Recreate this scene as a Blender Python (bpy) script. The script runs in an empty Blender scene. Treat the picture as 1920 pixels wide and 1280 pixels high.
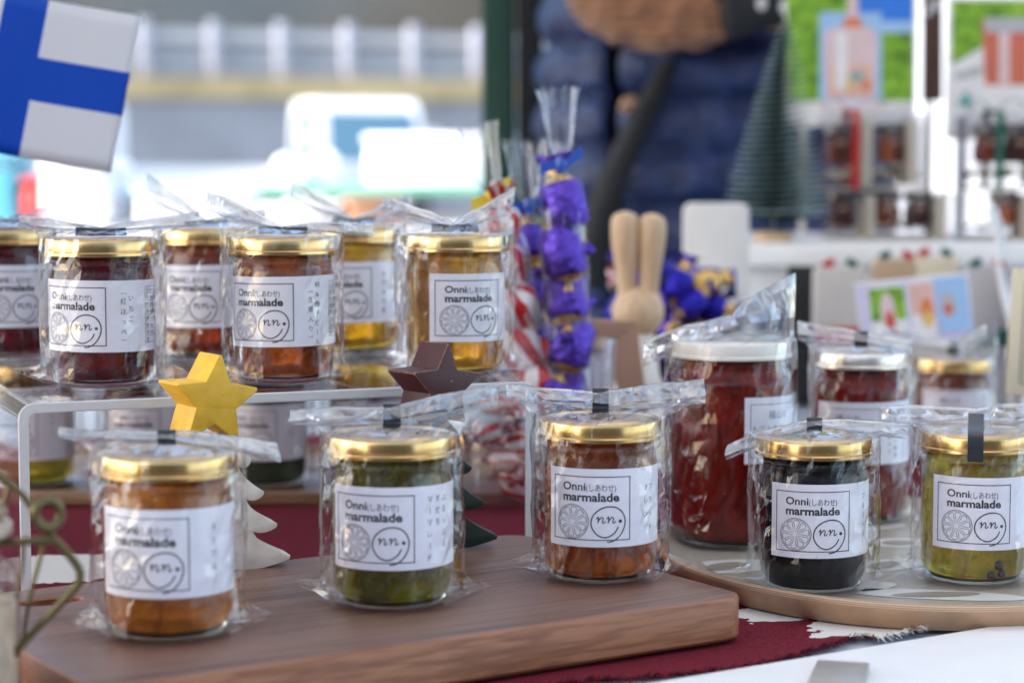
import bpy, bmesh, math, random
from math import sin, cos, pi, radians as R, sqrt, atan2, exp
from mathutils import Vector, Matrix, noise

sc = bpy.context.scene
COL = sc.collection
# ------------------------------------------------------------------ camera
F = 3900.0; HOR = 310.0; ZC = 0.2545            # focal length and horizon in photo pixels, eye height above the table
PITCH = math.atan((640 - HOR) / F)
cam = bpy.data.cameras.new('camera'); co = bpy.data.objects.new('camera', cam); COL.objects.link(co)
co.location = (0, 0, ZC); co.rotation_euler = (pi/2 - PITCH, 0, 0)
cam.sensor_width = 36; cam.lens = F / 1920 * 36; cam.clip_start = 0.02; cam.clip_end = 2000
cam.dof.use_dof = True; cam.dof.focus_distance = 1.18; cam.dof.aperture_fstop = 5.6; cam.dof.aperture_blades = 0
sc.camera = co
# ------------------------------------------------------------------ light
SUN_DIR = Vector((-0.80, -0.30, 0.60)).normalized()      # towards the sun
w = bpy.data.worlds.new('World'); sc.world = w; w.use_nodes = True
nt = w.node_tree; bg = nt.nodes['Background']; sky = nt.nodes.new('ShaderNodeTexSky')
sky.sky_type = 'NISHITA'; sky.sun_disc = False
sky.sun_elevation = math.asin(SUN_DIR.z); sky.sun_rotation = atan2(SUN_DIR.x, SUN_DIR.y)
sky.air_density = 1.0; sky.dust_density = 1.5; sky.ozone_density = 1.0
nt.links.new(sky.outputs[0], bg.inputs[0]); bg.inputs[1].default_value = 0.15
sl = bpy.data.lights.new('sun', 'SUN'); sl.energy = 3.2; sl.angle = R(0.53); sl.color = (1.0, 0.95, 0.87)
so = bpy.data.objects.new('sun', sl); COL.objects.link(so); so.rotation_euler = SUN_DIR.to_track_quat('Z', 'Y').to_euler()
so.location = (-8, -3, 6)
sc.view_settings.view_transform = 'Standard'; sc.view_settings.look = 'None'; sc.view_settings.gamma = 1
sc.view_settings.exposure = 1.9
sc.render.engine = 'CYCLES'
cy = sc.cycles
cy.use_denoising = True; cy.max_bounces = 14; cy.transparent_max_bounces = 48; cy.transmission_bounces = 10
cy.glossy_bounces = 5; cy.diffuse_bounces = 4; cy.sample_clamp_indirect = 6.0; cy.caustics_reflective = False; cy.caustics_refractive = True
cy.blur_glossy = 0.3

# ------------------------------------------------------------------ pixel -> place
def ray(px, py):
    x = (px - 960) / F; y = (640 - py) / F
    return Vector((x, cos(PITCH) + y * sin(PITCH), -sin(PITCH) + y * cos(PITCH)))
def onz(px, py, z):
    d = ray(px, py); t = (z - ZC) / d.z
    return Vector((0, 0, ZC)) + d * t
def aty(px, py, Y):
    d = ray(px, py); return Vector((0, 0, ZC)) + d * (Y / d.y)
def xat(px, Y): return (px - 960) / F * Y

# ------------------------------------------------------------------ materials
def newmat(name):
    m = bpy.data.materials.new(name); m.use_nodes = True
    return m, m.node_tree, m.node_tree.nodes['Principled BSDF'], m.node_tree.nodes['Material Output']
def setp(p, **k):
    names = dict(col='Base Color', rough='Roughness', metal='Metallic', ior='IOR', trans='Transmission Weight', coat='Coat Weight',
                 coatr='Coat Roughness', sss='Subsurface Weight', sssr='Subsurface Radius', ssss='Subsurface Scale', alpha='Alpha',
                 sheen='Sheen Weight', spec='Specular IOR Level', aniso='Anisotropic')
    for a, v in k.items():
        if a in ('col',) and len(v) == 3: v = (*v, 1)
        p.inputs[names[a]].default_value = v
def noise_node(nt, scale, detail=3, vec=None, rough=0.5, dist=0.0):
    n = nt.nodes.new('ShaderNodeTexNoise'); n.inputs['Scale'].default_value = scale; n.inputs['Detail'].default_value = detail
    n.inputs['Roughness'].default_value = rough; n.inputs['Distortion'].default_value = dist
    if vec: nt.links.new(vec, n.inputs['Vector'])
    return n
def coord(nt, kind='Object', scale=(1, 1, 1), rot=(0, 0, 0), loc=(0, 0, 0)):
    t = nt.nodes.new('ShaderNodeTexCoord'); m = nt.nodes.new('ShaderNodeMapping')
    m.inputs['Scale'].default_value = scale; m.inputs['Rotation'].default_value = rot; m.inputs['Location'].default_value = loc
    nt.links.new(t.outputs[kind], m.inputs[0]); return m.outputs[0]
def ramp(nt, fac, stops, interp='LINEAR'):
    r = nt.nodes.new('ShaderNodeValToRGB'); r.color_ramp.interpolation = interp
    e = r.color_ramp.elements
    while len(e) < len(stops): e.new(0.5)
    for i, (p, c) in enumerate(stops):
        e[i].position = p; e[i].color = (*c, 1) if len(c) == 3 else c
    nt.links.new(fac, r.inputs[0]); return r.outputs[0]
def bump(nt, p, height, strength, dist=0.001):
    b = nt.nodes.new('ShaderNodeBump'); b.inputs['Strength'].default_value = strength; b.inputs['Distance'].default_value = dist
    nt.links.new(height, b.inputs['Height']); nt.links.new(b.outputs[0], p.inputs['Normal']); return b
def plain(name, col, rough=0.5, var=0.12, nscale=40, bmp=0.0, **k):
    """principled colour with a little mottling and relief"""
    m, nt, p, o = newmat(name)
    setp(p, col=col, rough=rough, **k)
    v = coord(nt)
    n = noise_node(nt, nscale, 4, v)
    lo = tuple(c * (1 - var) for c in col); hi = tuple(min(1, c * (1 + var)) for c in col)
    nt.links.new(ramp(nt, n.outputs[0], [(0.3, lo), (0.7, hi)]), p.inputs['Base Color'])
    if bmp: bump(nt, p, n.outputs[0], bmp)
    return m
def wood(name, cols, along, scale=1.0, rough=0.5, fine=900, strength=0.25, bands=60, dist=2.2):
    """grain running along local axis `along`"""
    m, nt, p, o = newmat(name)
    s = [1, 1, 1]; s[along] = 0.07
    v = coord(nt, 'Object', tuple(q * scale for q in s))
    big = noise_node(nt, 22, 3, v, 0.6, 0.6)
    wv = nt.nodes.new('ShaderNodeTexWave'); wv.bands_direction = 'Y' if along != 1 else 'X'
    wv.inputs['Scale'].default_value = bands; wv.inputs['Distortion'].default_value = 14; wv.inputs['Detail'].default_value = 3
    wv.inputs['Detail Scale'].default_value = dist
    nt.links.new(v, wv.inputs['Vector'])
    s2 = [1, 1, 1]; s2[along] = 0.02
    v2 = coord(nt, 'Object', tuple(q * scale for q in s2))
    fn = noise_node(nt, fine, 3, v2, 0.6)
    mx = nt.nodes.new('ShaderNodeMath'); mx.operation = 'MULTIPLY_ADD'
    nt.links.new(wv.outputs['Fac'], mx.inputs[0]); mx.inputs[1].default_value = 0.22; nt.links.new(big.outputs[0], mx.inputs[2])
    mx2 = nt.nodes.new('ShaderNodeMath'); mx2.operation = 'MULTIPLY_ADD'
    nt.links.new(fn.outputs[0], mx2.inputs[0]); mx2.inputs[1].default_value = strength; nt.links.new(mx.outputs[0], mx2.inputs[2])
    n = len(cols)
    nt.links.new(ramp(nt, mx2.outputs[0], [(0.42 + 0.42 * i / (n - 1), c) for i, c in enumerate(cols)]), p.inputs['Base Color'])
    setp(p, rough=rough); bump(nt, p, mx2.outputs[0], 0.12, 0.0008)
    return m
def thinglass(name, base=0.04, edge=0.75, tint=(0.97, 0.98, 0.98), haze=0.0, rough=0.03, crinkle=0.0, power=3.0, hazecol=(0.9, 0.92, 0.95), cscale=70):
    """a thin clear sheet: sees straight through, mirrors more at grazing angles"""
    m, nt, p, o = newmat(name); nt.nodes.remove(p)
    tr = nt.nodes.new('ShaderNodeBsdfTransparent'); tr.inputs[0].default_value = (*tint, 1)
    gl = nt.nodes.new('ShaderNodeBsdfGlossy'); gl.inputs['Roughness'].default_value = rough
    lw = nt.nodes.new('ShaderNodeLayerWeight'); lw.inputs[0].default_value = 0.5
    pw = nt.nodes.new('ShaderNodeMath'); pw.operation = 'POWER'; pw.inputs[1].default_value = power
    ml = nt.nodes.new('ShaderNodeMath'); ml.operation = 'MULTIPLY_ADD'; ml.inputs[1].default_value = edge; ml.inputs[2].default_value = base; ml.use_clamp = True
    nt.links.new(lw.outputs['Facing'], pw.inputs[0]); nt.links.new(pw.outputs[0], ml.inputs[0])
    if crinkle:
        v = coord(nt, 'Object', (1, 1, 0.45))
        vo = nt.nodes.new('ShaderNodeTexVoronoi'); vo.feature = 'DISTANCE_TO_EDGE'; vo.inputs['Scale'].default_value = cscale
        nn = noise_node(nt, 30, 2, v); mixv = nt.nodes.new('ShaderNodeMixRGB'); mixv.inputs[0].default_value = 0.06
        nt.links.new(v, mixv.inputs[1]); nt.links.new(nn.outputs['Color'], mixv.inputs[2]); nt.links.new(mixv.outputs[0], vo.inputs['Vector'])
        n2 = noise_node(nt, 45, 2, v)
        ad = nt.nodes.new('ShaderNodeMath'); ad.operation = 'MULTIPLY_ADD'; ad.inputs[1].default_value = 0.5
        nt.links.new(vo.outputs['Distance'], ad.inputs[0]); nt.links.new(n2.outputs[0], ad.inputs[2])
        b = nt.nodes.new('ShaderNodeBump'); b.inputs['Strength'].default_value = crinkle; b.inputs['Distance'].default_value = 0.004
        nt.links.new(ad.outputs[0], b.inputs['Height']); nt.links.new(b.outputs[0], gl.inputs['Normal']); nt.links.new(b.outputs[0], lw.inputs['Normal'])
    mx = nt.nodes.new('ShaderNodeMixShader'); nt.links.new(ml.outputs[0], mx.inputs[0])
    nt.links.new(tr.outputs[0], mx.inputs[1]); nt.links.new(gl.outputs[0], mx.inputs[2])
    last = mx
    if haze:
        df = nt.nodes.new('ShaderNodeBsdfTranslucent'); df.inputs[0].default_value = (*hazecol, 1)
        df2 = nt.nodes.new('ShaderNodeBsdfDiffuse'); df2.inputs[0].default_value = (*hazecol, 1)
        dm = nt.nodes.new('ShaderNodeMixShader'); nt.links.new(df.outputs[0], dm.inputs[1]); nt.links.new(df2.outputs[0], dm.inputs[2])
        hm = nt.nodes.new('ShaderNodeMixShader'); hm.inputs[0].default_value = haze
        nt.links.new(mx.outputs[0], hm.inputs[1]); nt.links.new(dm.outputs[0], hm.inputs[2]); last = hm
    nt.links.new(last.outputs[0], o.inputs[0]); return m
def clear(name, ior=1.49, col=(1, 1, 1), rough=0.0):
    m, nt, p, o = newmat(name); setp(p, col=col, rough=rough, ior=ior, trans=1.0); return m
def jam(name, col, trans=0.35, sss=0.7, rad=(0.02, 0.009, 0.003), bits=0.42, glow=None):
    m, nt, p, o = newmat(name)
    setp(p, col=col, rough=0.14, ior=1.36, trans=trans, sss=sss, sssr=rad, ssss=0.7, spec=0.15)
    v = coord(nt, 'Object', (1, 1, .6)); n = noise_node(nt, 75, 5, v, 0.65, 1.2)
    lo = tuple(c * (1 - bits) for c in col); hi = tuple(min(1, c * (1 + bits)) for c in col)
    nt.links.new(ramp(nt, n.outputs[0], [(0.35, lo), (0.65, hi)]), p.inputs['Base Color'])
    bump(nt, p, n.outputs[0], 0.15, 0.002)
    return m

M = {}
M['film'] = thinglass('cellophane_film', 0.022, 0.74, (0.992, 0.992, 0.995), haze=0.002, rough=0.03, crinkle=0.20, power=1.9)
M['folded'] = thinglass('folded_cellophane', 0.20, 0.8, (0.94, 0.95, 0.97), haze=0.05, rough=0.05, crinkle=0.35, power=1.6, cscale=110)
M['glass'] = thinglass('jar_glass', 0.018, 0.8, (0.97, 0.98, 0.97), rough=0.01, power=3.5)
M['solidglass'] = clear('thick_glass', 1.5, (0.95, 0.98, 0.97))
M['acrylic'] = clear('clear_acrylic', 1.49, (0.985, 0.99, 0.995))
M['pvc'] = thinglass('clear_plastic', 0.04, 0.6, (0.97, 0.97, 0.98), haze=0.008, rough=0.05, power=2.5)
def goldmat(name, col, rough=0.28):
    m, nt, p, o = newmat(name); setp(p, col=col, rough=rough, metal=1.0, coat=0.3, coatr=0.1)
    v = coord(nt, 'Object', (1, 1, 6)); n = noise_node(nt, 120, 3, v); bump(nt, p, n.outputs[0], 0.06, 0.0006); return m
M['gold'] = goldmat('gold_lacquer', (0.60, 0.385, 0.15), 0.22)
M['silver'] = goldmat('silver_lacquer', (0.80, 0.74, 0.66), 0.3)
M['whitelid'] = plain('white_lid_enamel', (0.80, 0.77, 0.72), 0.3, 0.03)
M['paper'] = plain('label_paper', (0.80, 0.775, 0.86), 0.45, 0.02, 200)  # lavender tint of the shade mixed into the white paper colour
M['ink'] = plain('black_ink', (0.018, 0.016, 0.02), 0.5, 0.2, 300)
M['greyink'] = plain('grey_ink', (0.16, 0.15, 0.17), 0.5, 0.2, 300)
M['tape'] = plain('black_tape', (0.012, 0.014, 0.02), 0.38, 0.2, 200)
M['walnut'] = wood('walnut_wood', [(0.030, 0.013, 0.009), (0.100, 0.047, 0.032), (0.145, 0.074, 0.053), (0.20, 0.110, 0.084)], 0, 1.0, 0.38, bands=34, strength=.35)
M['walnut_side'] = wood('walnut_edge', [(0.030, 0.010, 0.005), (0.145, 0.046, 0.018), (0.23, 0.080, 0.032), (0.31, 0.125, 0.056)], 0, 1.0, 0.45, bands=70, strength=.4)
M['trayedge'] = plain('plywood_edge', (0.46, 0.28, 0.17), 0.5, 0.15, 60)
M['traywood'] = wood('dark_tray_wood', [(0.12, 0.06, 0.03), (0.2, 0.11, 0.06), (0.27, 0.15, 0.08)], 0, 1.0, 0.4)
M['yellow'] = plain('yellow_paint', (0.72, 0.42, 0.035), 0.55, 0.10, 60, 0.2)
M['maroon'] = plain('maroon_paint', (0.052, 0.014, 0.018), 0.62, 0.3, 150, 0.3)
M['worn'] = plain('worn_bare_wood', (0.42, 0.24, 0.13), 0.7, 0.3, 300)
M['darkgreen'] = plain('dark_green_paint', (0.006, 0.022, 0.016), 0.5, 0.3, 120, 0.3)
M['whitepaint'] = plain('white_paint', (0.70, 0.66, 0.60), 0.6, 0.08, 90, 0.2)
M['brass'] = goldmat('antique_brass', (0.13, 0.10, 0.042), 0.32)
M['beech'] = wood('beech_wood', [(0.50, 0.33, 0.19), (0.58, 0.40, 0.25), (0.64, 0.46, 0.30)], 2, 1.0, 0.5, strength=0.1, bands=30)
M['kraft'] = plain('brown_board', (0.40, 0.24, 0.17), 0.7, 0.06, 90)
M['whiteplastic'] = plain('white_plastic', (0.74, 0.72, 0.70), 0.45, 0.03)
M['cream'] = plain('cream_card', (0.72, 0.64, 0.47), 0.6, 0.03)
M['white'] = plain('white_surface', (0.78, 0.78, 0.80), 0.5, 0.03)
M['foam'] = plain('white_foam', (0.85, 0.85, 0.85), 0.7, 0.03, 200)
def foil(name, col, rough=0.25):
    m, nt, p, o = newmat(name); setp(p, col=col, rough=rough, metal=0.75)
    v = coord(nt, 'Object'); n = noise_node(nt, 160, 3, v, 0.6, 1.0); bump(nt, p, n.outputs[0], 0.8, 0.004); return m
M['purplefoil'] = foil('purple_foil', (0.10, 0.05, 0.42))
M['bluefoil'] = foil('blue_foil', (0.02, 0.015, 0.35))
M['goldfoil'] = foil('gold_foil', (0.75, 0.48, 0.14))
def stripes():
    m, nt, p, o = newmat('red_white_stripes')
    v = coord(nt, 'UV', (1, 1, 1))
    wv = nt.nodes.new('ShaderNodeTexWave'); wv.bands_direction = 'X'; wv.inputs['Scale'].default_value = 0.19; wv.inputs['Distortion'].default_value = 0.3
    nt.links.new(v, wv.inputs['Vector'])
    nt.links.new(ramp(nt, wv.outputs['Fac'], [(0.5, (0.85, 0.80, 0.80)), (0.56, (0.58, 0.012, 0.02))]), p.inputs['Base Color'])
    n = noise_node(nt, 150, 3, coord(nt)); bump(nt, p, n.outputs[0], 0.5, 0.003)
    setp(p, rough=0.3, coat=0.5); return m
M['stripe'] = stripes()

# ------------------------------------------------------------------ mesh helpers
def uname(o): return o
def mesh(name, vs, fs, mat=None, parent=None, smooth=False, uvs=None, mats=None, fmat=None):
    me = bpy.data.meshes.new(name); me.from_pydata([tuple(v) for v in vs], [], fs)
    if mats:
        for q in mats: me.materials.append(q)
        for i, p in enumerate(me.polygons): p.material_index = fmat[i]
    elif mat: me.materials.append(mat)
    if smooth:
        me.polygons.foreach_set('use_smooth', [True] * len(me.polygons))
    if uvs:
        l = me.uv_layers.new(name='uv')
        for p in me.polygons:
            for li in p.loop_indices: l.data[li].uv = uvs[me.loops[li].vertex_index]
    me.update()
    o = bpy.data.objects.new(name, me); COL.objects.link(o)
    if parent: o.parent = parent
    return o
def link(name, me, parent=None, loc=None, rot=None):
    o = bpy.data.objects.new(name, me); COL.objects.link(o)
    if parent: o.parent = parent
    if loc is not None: o.location = loc
    if rot is not None: o.rotation_euler = rot
    return o
def tag(o, label, cat, group=None, kind=None):
    if label: o['label'] = label
    if cat: o['category'] = cat
    if group: o['group'] = group
    if kind: o['kind'] = kind
    return o
def thing(name, label, cat, loc=(0, 0, 0), rz=0, group=None):
    o = bpy.data.objects.new(name, None); COL.objects.link(o); o.empty_display_size = 0.02
    o.location = loc; o.rotation_euler = (0, 0, rz); return tag(o, label, cat, group)
def struct(o): o['kind'] = 'structure'; return o
def smooth_by_angle(o, ang=35):
    me = o.data; me.polygons.foreach_set('use_smooth', [True] * len(me.polygons))
    bm = bmesh.new(); bm.from_mesh(me)
    for e in bm.edges:
        if len(e.link_faces) == 2 and e.calc_face_angle(0) > R(ang): e.smooth = False
    bm.to_mesh(me); bm.free(); return o
def lathe(prof, n=48, cx=0, cy=0, closed_ends=True):
    vs = []; fs = []
    for r, z in prof:
        for i in range(n):
            a = 2 * pi * i / n; vs.append((cx + r * cos(a), cy + r * sin(a), z))
    for j in range(len(prof) - 1):
        for i in range(n):
            k = (i + 1) % n; fs.append((j * n + i, j * n + k, (j + 1) * n + k, (j + 1) * n + i))
    if closed_ends:
        if prof[0][0] > 1e-6: fs.append(tuple(reversed(range(n))))
        if prof[-1][0] > 1e-6: fs.append(tuple((len(prof) - 1) * n + i for i in range(n)))
    return vs, fs
def bm_obj(name, bm, mat, parent=None, smooth=None):
    me = bpy.data.meshes.new(name); bm.to_mesh(me); bm.free()
    if mat: me.materials.append(mat)
    o = bpy.data.objects.new(name, me); COL.objects.link(o)
    if parent: o.parent = parent
    if smooth is not None: smooth_by_angle(o, smooth)
    return o
def box(name, c, s, mat, parent=None, bev=0.0, rz=0, rx=0, ry=0, seg=2):
    """box with centre c and full size s"""
    bm = bmesh.new(); bmesh.ops.create_cube(bm, size=1)
    for v in bm.verts: v.co = Vector((v.co.x * s[0], v.co.y * s[1], v.co.z * s[2]))
    if bev: bmesh.ops.bevel(bm, geom=bm.edges[:], offset=bev, segments=seg, profile=0.5, affect='EDGES')
    o = bm_obj(name, bm, mat, parent, 40 if bev else None); o.location = c; o.rotation_euler = (rx, ry, rz); return o
def prism(name, pts, z0, z1, mat, parent=None, bev=0.0, seg=2, smooth=35):
    """extrude a 2D outline (local xy) from z0 to z1"""
    bm = bmesh.new(); vs = [bm.verts.new((x, y, z0)) for x, y in pts]; f = bm.faces.new(vs)
    r = bmesh.ops.extrude_face_region(bm, geom=[f])
    for g in r['geom']:
        if isinstance(g, bmesh.types.BMVert): g.co.z = z1
    bmesh.ops.recalc_face_normals(bm, faces=bm.faces[:])
    if bev:
        ed = [e for e in bm.edges if abs(e.verts[0].co.z - e.verts[1].co.z) < 1e-9]
        bmesh.ops.bevel(bm, geom=ed, offset=bev, segments=seg, profile=0.5, affect='EDGES')
    return bm_obj(name, bm, mat, parent, smooth)
def tube(name, pts, rad, mat, parent=None, n=10, cap=True, closed=False):
    pts = [Vector(p) for p in pts]; vs = []; fs = []
    rads = rad if isinstance(rad, (list, tuple)) else [rad] * len(pts)
    up = None
    for i, p in enumerate(pts):
        if closed: t = pts[(i + 1) % len(pts)] - pts[i - 1]
        else: t = pts[min(i + 1, len(pts) - 1)] - pts[max(i - 1, 0)]
        t.normalize()
        if up is None: up = Vector((0, 0, 1)) if abs(t.z) < 0.9 else Vector((1, 0, 0))
        a = t.cross(up); 
        if a.length < 1e-5: a = t.cross(Vector((0, 1, 0)))
        a.normalize(); b = a.cross(t).normalized(); up = b
        for k in range(n):
            q = 2 * pi * k / n; vs.append(p + (a * cos(q) + b * sin(q)) * rads[i])
    m = len(pts)
    for i in range(m if closed else m - 1):
        j = (i + 1) % m
        for k in range(n):
            l = (k + 1) % n; fs.append((i * n + k, i * n + l, j * n + l, j * n + k))
    if cap and not closed:
        fs.append(tuple(reversed(range(n)))); fs.append(tuple((m - 1) * n + k for k in range(n)))
    return mesh(name, vs, fs, mat, parent, True)
def spline(pts, n=6):
    pts = [Vector(p) for p in pts]; out = []
    for i in range(len(pts) - 1):
        p0 = pts[max(i - 1, 0)]; p1 = pts[i]; p2 = pts[i + 1]; p3 = pts[min(i + 2, len(pts) - 1)]
        for k in range(n):
            t = k / n
            out.append(0.5 * ((2 * p1) + (p2 - p0) * t + (2 * p0 - 5 * p1 + 4 * p2 - p3) * t * t + (3 * p1 - p0 - 3 * p2 + p3) * t ** 3))
    out.append(pts[-1]); return out
def rounded(pts, rads, seg=8):
    """round the corners of a 2D polygon"""
    out = []; n = len(pts)
    for i in range(n):
        p = Vector(pts[i]); a = Vector(pts[i - 1]) - p; b = Vector(pts[(i + 1) % n]) - p
        r = rads[i] if isinstance(rads, (list, tuple)) else rads
        if r <= 0: out.append(tuple(p)); continue
        a.normalize(); b.normalize(); ang = a.angle(b); d = r / math.tan(ang / 2)
        c = p + (a + b).normalized() * (r / sin(ang / 2)); s = p + a * d; e = p + b * d
        a0 = atan2(s.y - c.y, s.x - c.x); a1 = atan2(e.y - c.y, e.x - c.x)
        da = (a1 - a0 + pi) % (2 * pi) - pi
        for k in range(seg + 1):
            q = a0 + da * k / seg; out.append((c.x + r * cos(q), c.y + r * sin(q)))
    return out
# ------------------------------------------------------------------ flat print: everything is 2D (mm) -> bent round a jar
_tc = {}
def text2d(s, bold=0.0):
    k = (s, bold)
    if k not in _tc:
        c = bpy.data.curves.new('t', 'FONT'); c.body = s; c.offset = bold; c.resolution_u = 3
        o = bpy.data.objects.new('t', c); COL.objects.link(o)
        dg = bpy.context.evaluated_depsgraph_get()
        me = bpy.data.meshes.new_from_object(o.evaluated_get(dg))
        _tc[k] = ([(v.co.x, v.co.y) for v in me.vertices], [tuple(p.vertices) for p in me.polygons])
        bpy.data.objects.remove(o); bpy.data.curves.remove(c); bpy.data.meshes.remove(me)
    return _tc[k]
class Ink:
    def __init__(s): s.v = []; s.f = []
    def add(s, vs, fs):
        b = len(s.v); s.v += vs; s.f += [tuple(i + b for i in f) for f in fs]
    def text(s, t, u, v, w=None, h=None, size=None, bold=0.0):
        """left baseline at (u, v); scaled to width w and/or a nominal size"""
        vs, fs = text2d(t, bold)
        if not vs: return
        x0 = min(p[0] for p in vs); x1 = max(p[0] for p in vs)
        sx = (w / (x1 - x0)) if w else size; sy = size if size else sx
        s.add([(u + (x - x0) * sx, v + y * sy) for x, y in vs], fs)
    def vtext(s, t, u, v, size, pitch):
        """vertical Japanese line, centred on u, starting at v going down"""
        for i, ch in enumerate(t):
            vs, fs = text2d(ch)
            if not vs: continue
            cx, cy = u, v - pitch * (i + 0.5)
            if ch in 'ー（）()-':
                s.add([(cx + (y - 0.36) * size, cy - (x - 0.5) * size) for x, y in vs], fs)
            else:
                mx = (min(p[0] for p in vs) + max(p[0] for p in vs)) / 2
                s.add([(cx + (x - mx) * size, cy + (y - 0.36) * size) for x, y in vs], fs)
    def line(s, pts, wd, closed=False):
        n = len(pts); vs = []; fs = []
        for i in range(n):
            p = Vector(pts[i])
            a = Vector(pts[(i - 1) % n] if closed or i > 0 else pts[0]); b = Vector(pts[(i + 1) % n] if closed or i < n - 1 else pts[-1])
            t = (b - a); 
            if t.length < 1e-9: t = Vector((1, 0))
            t.normalize(); q = Vector((-t.y, t.x)) * wd / 2
            vs += [tuple(p + q), tuple(p - q)]
        for i in range(n if closed else n - 1):
            j = (i + 1) % n; fs.append((2 * i, 2 * i + 1, 2 * j + 1, 2 * j))
        s.add(vs, fs)
    def rect(s, u0, v0, u1, v1, wd):
        for a, b in (((u0, v0), (u1, v0)), ((u0, v1), (u1, v1))):
            s.line([(a[0] + (b[0] - a[0]) * i / 14, a[1]) for i in range(15)], wd)
        s.line([(u0, v0 - wd / 2), (u0, v1 + wd / 2)], wd); s.line([(u1, v0 - wd / 2), (u1, v1 + wd / 2)], wd)
    def disc(s, u, v, r, n=12):
        s.add([(u + r * cos(2 * pi * i / n), v + r * sin(2 * pi * i / n)) for i in range(n)], [tuple(range(n))])
    def wrap(s, Rm, phi0):
        """to jar space, metres; Rm in mm"""
        return [(Rm * sin(phi0 + u / Rm) / 1000, -Rm * cos(phi0 + u / Rm) / 1000, v / 1000) for u, v in s.v]
def slice_ink(k, g, cu, cv, r):
    """line drawing of a citrus slice (grey, thin) """
    g.line([(cu + r * cos(t) * (1 + .012 * sin(3 * t)), cv + r * sin(t)) for t in [2 * pi * i / 40 for i in range(40)]], 0.42, True)
    g.line([(cu + r * .92 * cos(t), cv + r * .93 * sin(t)) for t in [2 * pi * i / 40 for i in range(40)]], 0.2, True)
    for i in range(10):
        a = 2 * pi * (i + .3) / 10; h = 2 * pi / 10 * .40
        pts = [(.14, 0), (.5, -h * .75), (.78, -h), (.86, -h * .6), (.88, 0), (.86, h * .6), (.78, h), (.5, h * .75)]
        g.line([(cu + r * q * cos(a + d), cv + r * q * sin(a + d)) for q, d in pts], 0.36, True)
def smile_ink(k, cu, cv, r):
    st = [(.60, -.22), (.35, -.60), (-.15, -.84), (-.66, -.66), (-.98, -.16), (-.90, .38), (-.50, .78), (.02, .95), (.55, .86), (.90, .52), (1.02, .06), (.90, -.42), (.62, -.82), (.28, -1.04), (-.06, -1.10)]
    k.line([(cu + r * p.x, cv + r * p.y) for p in spline([(x, y, 0) for x, y in st], 5)], 0.72)
    for du in (-.68, -.08):
        q = [(0, .22), (.10, .34), (.08, .06), (.06, -.02), (.12, .14), (.26, .32), (.34, .24), (.30, .04), (.36, -.02), (.46, .10)]
        k.line([(cu + r * (du + p.x * 1.15), cv + r * (p.y + .02)) for p in spline([(x, y, 0) for x, y in q], 4)], 0.6)
    k.disc(cu + r * .72, cv + r * .10, 1.0)
def marmalade_ink(vert=(), table=False):
    k = Ink(); g = Ink()
    k.rect(0, 3.9, 44.8, 38.2, 0.55)
    k.text('Onni', 6.4, 38.2 - 7.4, w=13.6, size=6.1, bold=0.022)
    k.text('(しあわせ)', 20.4, 38.2 - 7.6, w=16.2, size=4.6)
    k.text('marmalade', 6.5, 38.2 - 13.2, w=32, size=6.5, bold=0.03)
    slice_ink(k, g, 12.4, 13.6, 9.3); smile_ink(k, 32.4, 13.2, 9.4)
    u = 57.0
    for i, (s, uu, size, pitch, v0) in enumerate(vert): k.vtext(s, uu, v0, size, pitch)
    if table:
        u0 = 72
        k.rect(u0, 5, u0 + 34, 38.5, 0.3)
        for i in range(1, 8): k.line([(u0 + 34 * j / 10, 5 + 33.5 * i / 8) for j in range(11)], 0.25)
        for i, ch in enumerate('名原内賞保製造者'): k.text(ch, u0 + 1, 38.5 - 3.4 - 33.5 / 8 * i, size=3.0)
        for i in range(8): k.text(['称ジャム', '材料名果物', '容量百g', '味期限別記', '存方法冷暗所', '造者', '売者', ''][i] or ' ', u0 + 5, 38.5 - 3.4 - 33.5 / 8 * i, size=2.6)
    return k, g

GZ = -0.72                                              # ground level (the table top is z = 0)
# ================================================================== setting
def asphalt():
    m, nt, p, o = newmat('asphalt'); v = coord(nt)
    n = noise_node(nt, 0.6, 5, v); n2 = noise_node(nt, 60, 3, v)
    mx = nt.nodes.new('ShaderNodeMath'); mx.operation = 'MULTIPLY_ADD'; mx.inputs[1].default_value = 0.35
    nt.links.new(n2.outputs[0], mx.inputs[0]); nt.links.new(n.outputs[0], mx.inputs[2])
    nt.links.new(ramp(nt, mx.outputs[0], [(0.4, (0.085, 0.082, 0.08)), (0.95, (0.17, 0.165, 0.155))]), p.inputs['Base Color']); setp(p, rough=0.9)
    return m
struct(mesh('ground', [(-400, -200, GZ), (400, -200, GZ), (400, 600, GZ), (-400, 600, GZ)], [(0, 1, 2, 3)], asphalt()))
# hill far behind
def hillmat():
    m, nt, p, o = newmat('wooded_hill'); v = coord(nt)
    n = noise_node(nt, 0.035, 6, v, 0.65); n2 = noise_node(nt, 0.012, 3, v)
    a = ramp(nt, n.outputs[0], [(0.3, (0.009, 0.015, 0.020)), (0.5, (0.018, 0.028, 0.036)), (0.7, (0.034, 0.046, 0.055))])
    b = ramp(nt, n.outputs[0], [(0.3, (0.016, 0.013, 0.008)), (0.55, (0.034, 0.026, 0.013)), (0.7, (0.052, 0.038, 0.02))])
    mx = nt.nodes.new('ShaderNodeMixRGB'); nt.links.new(ramp(nt, n2.outputs[0], [(0.46, (0, 0, 0)), (0.58, (1, 1, 1))]), mx.inputs[0])
    nt.links.new(a, mx.inputs[1]); nt.links.new(b, mx.inputs[2]); nt.links.new(mx.outputs[0], p.inputs['Base Color']); setp(p, rough=1.0)
    return m
vs = []; fs = []; nx, ny = 120, 30
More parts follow.
